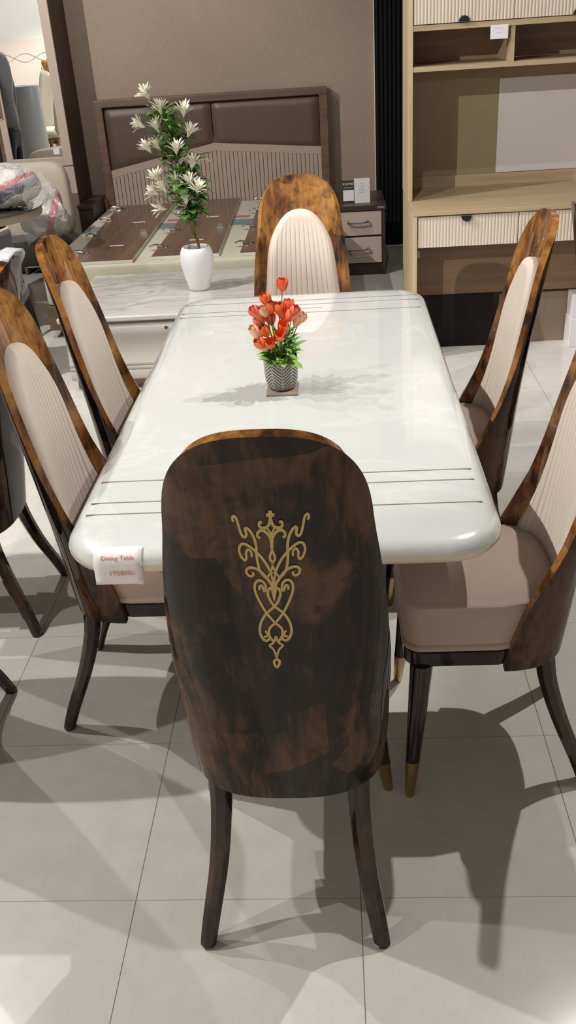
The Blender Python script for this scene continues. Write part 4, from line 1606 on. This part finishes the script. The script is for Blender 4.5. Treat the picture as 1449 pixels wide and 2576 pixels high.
def carved_chair(loc, rz, label):
    t = thing('carved_chair', label, 'chair', loc, rz, 'cream chairs with carved backs behind the viewer')
    bm = BM()
    G = []
    for i in range(15):
        u = -1 + 2 * i / 14
        row = []
        for j in range(13):
            z = 0.45 + 0.72 * j / 12 + (0.08 * (u * u) * (j / 12) ** 3)
            row.append(bm.verts.new((u * (0.19 + 0.03 * math.sin(j / 12 * PI * 0.9)), -0.16 - 0.16 * (j / 12) ** 1.5 - 0.03 * (1 - u * u), z)))
        G.append(row)
    for a, c in zip(G, G[1:]):
        for j in range(12):
            bm.faces.new((a[j], a[j + 1], c[j + 1], c[j]))
    o = obj('backrest', bm, CREAMFAB, t, smooth=180)
    md = o.modifiers.new('thick', 'SOLIDIFY')
    md.thickness = 0.05
    bm = BM()
    tube(bm, [(0.085 * math.cos(a), -0.33, 1.27 + 0.075 * math.sin(a)) for a in [2 * PI * i / 24 for i in range(25)]], 0.018, 8)
    for s in (-1, 1):
        tube(bm, catmull([(s * 0.09, -0.33, 1.22), (s * 0.15, -0.33, 1.25), (s * 0.20, -0.33, 1.30), (s * 0.17, -0.33, 1.33), (s * 0.15, -0.33, 1.28)], 4), 0.02, 8)
    obj('carved_crest', bm, BURL, t, smooth=60)
    obj('seat', pillow(BM(), 0.24, 0.23, 0.07, (0, 0.05, 0.46), 4), CREAMFAB, t, smooth=180)
    obj('seat_rail', b1(-0.23, 0.23, -0.17, 0.27, 0.34, 0.40), BURL, t, bevel=0.01)
    for s in (-1, 1):
        for y in (-0.15, 0.24):
            bm = BM()
            tube(bm, [(s * 0.2, y, 0.35), (s * 0.21, y * 1.1, 0.0)], [0.024, 0.016], 8)
            obj('leg', bm, BURL, t)
    return t


carved_chair((-4.03, -2.2, 0), PI * 0.55, 'cream chair with carved oval crest beside the grey roll, seen in the mirror')
carved_chair((-3.62, -1.62, 0), PI * 0.6, 'second cream carved chair nearer the mirror edge, behind the first')
bx = tag(obj('carton', b1(-0.25, 0.25, -0.2, 0.2, 0, 0.62), plain('white_red_carton', srgb(216, 208, 204), 0.6), None, (-3.75, -2.9, 0), smooth=0), 'white carton at the rear wall, seen in the mirror', 'box')


# person standing by the wardrobe, just outside the frame, seen in the mirror
def skin(name, chains, radii, m, parent, sub=2):
    verts, edges, rad = [], [], []
    for ch in chains:
        prev = None
        for key in ch:
            p, r = key
            idx = None
            for i, v in enumerate(verts):
                if (Vector(v) - Vector(p)).length < 1e-6:
                    idx = i
            if idx is None:
                verts.append(p)
                rad.append(r)
                idx = len(verts) - 1
            if prev is not None and prev != idx:
                edges.append((prev, idx))
            prev = idx
    me = bpy.data.meshes.new(name)
    me.from_pydata(verts, edges, [])
    o = bpy.data.objects.new(name, me)
    COL.objects.link(o)
    o.parent = parent
    me.materials.append(m)
    md = o.modifiers.new('skin', 'SKIN')
    for i, sv in enumerate(me.skin_vertices[0].data):
        sv.radius = rad[i] if isinstance(rad[i], tuple) else (rad[i], rad[i])
        sv.use_root = (i == 0)
    md.use_smooth_shade = True
    s = o.modifiers.new('sub', 'SUBSURF')
    s.levels = s.render_levels = sub
    return o


pr = thing('person', 'person in grey shirt and navy trousers standing by the wardrobe, seen in the mirror', 'person', (-2.72, 3.2, 0), PI * 0.5)
pr.scale = (1.06, 1.06, 1.07)
pel, chestp, neck = ((0, 0, 0.93), (0.14, 0.10)), ((0, 0, 1.28), (0.16, 0.11)), ((0, 0.0, 1.47), 0.055)
chains = [[pel, ((0, 0, 1.1), (0.13, 0.095)), chestp, neck, ((0, 0.01, 1.54), 0.06), ((0, 0.015, 1.62), (0.078, 0.095)), ((0, 0.01, 1.69), (0.07, 0.085)), ((0, 0.0, 1.735), 0.04)]]
for s in (-1, 1):
    hand = ((s * 0.30, 0.05, 0.80), (0.035, 0.018))
    chains.append([chestp, ((s * 0.19, 0, 1.40), 0.055), ((s * 0.25, -0.02, 1.12), 0.042), ((s * 0.285, 0.03, 0.88), 0.028), hand])
    for k, (fx, L) in enumerate(((-0.022, 0.075), (-0.007, 0.085), (0.008, 0.08), (0.021, 0.062))):
        chains.append([hand, ((s * 0.30, 0.05 + fx, 0.765), 0.010), ((s * 0.302, 0.055 + fx, 0.765 - L * 0.55), 0.009), ((s * 0.297, 0.065 + fx, 0.765 - L), 0.007)])
    chains.append([hand, ((s * 0.29, 0.085, 0.775), 0.011), ((s * 0.288, 0.10, 0.745), 0.009)])
    chains.append([pel, ((s * 0.095, 0, 0.86), 0.085), ((s * 0.105, 0.01, 0.48), 0.058), ((s * 0.11, -0.02, 0.08), 0.038), ((s * 0.115, 0.06, 0.04), (0.038, 0.035)), ((s * 0.12, 0.15, 0.03), (0.035, 0.025))])
skin('body', chains, None, SKIN, pr)
ch2 = [[((0, 0, 0.84), (0.185, 0.145)), ((0, 0, 0.97), (0.172, 0.132)), ((0, 0, 1.12), (0.16, 0.12)), ((0, 0, 1.30), (0.19, 0.13)), ((0, 0, 1.43), (0.10, 0.085))]]
for s in (-1, 1):
    ch2.append([((0, 0, 1.30), (0.19, 0.13)), ((s * 0.195, 0, 1.40), 0.078), ((s * 0.255, -0.02, 1.13), 0.062), ((s * 0.285, 0.025, 0.93), 0.048)])
skin('shirt', ch2, None, SHIRT, pr)
ch3 = [[((0, 0, 1.0), (0.155, 0.115)), ((0, 0, 0.90), (0.165, 0.12))]]
for s in (-1, 1):
    ch3.append([((0, 0, 0.90), (0.165, 0.12)), ((s * 0.10, 0, 0.80), 0.105), ((s * 0.108, 0.01, 0.48), 0.08), ((s * 0.112, -0.015, 0.11), 0.065)])
skin('trousers', ch3, None, TROUSER, pr)
bm = BM()
pillow(bm, 0.088, 0.10, 0.085, (0, -0.012, 1.685), 2.2)
obj('hair', bm, HAIR, pr, smooth=180)
for s in (-1, 1):
    bm = BM()
    pillow(bm, 0.012, 0.008, 0.008, (s * 0.032, 0.104, 1.63), 2)
    obj('eye', bm, WHITECER, pr, smooth=180)
bm = BM()
pillow(bm, 0.012, 0.022, 0.022, (0, 0.112, 1.60), 2)
obj('nose', bm, SKIN, pr, smooth=180)
bm = BM()
pillow(bm, 0.025, 0.01, 0.007, (0, 0.10, 1.56), 2)
obj('mouth', bm, plain('lips', srgb(150, 90, 80), 0.5), pr, smooth=180)
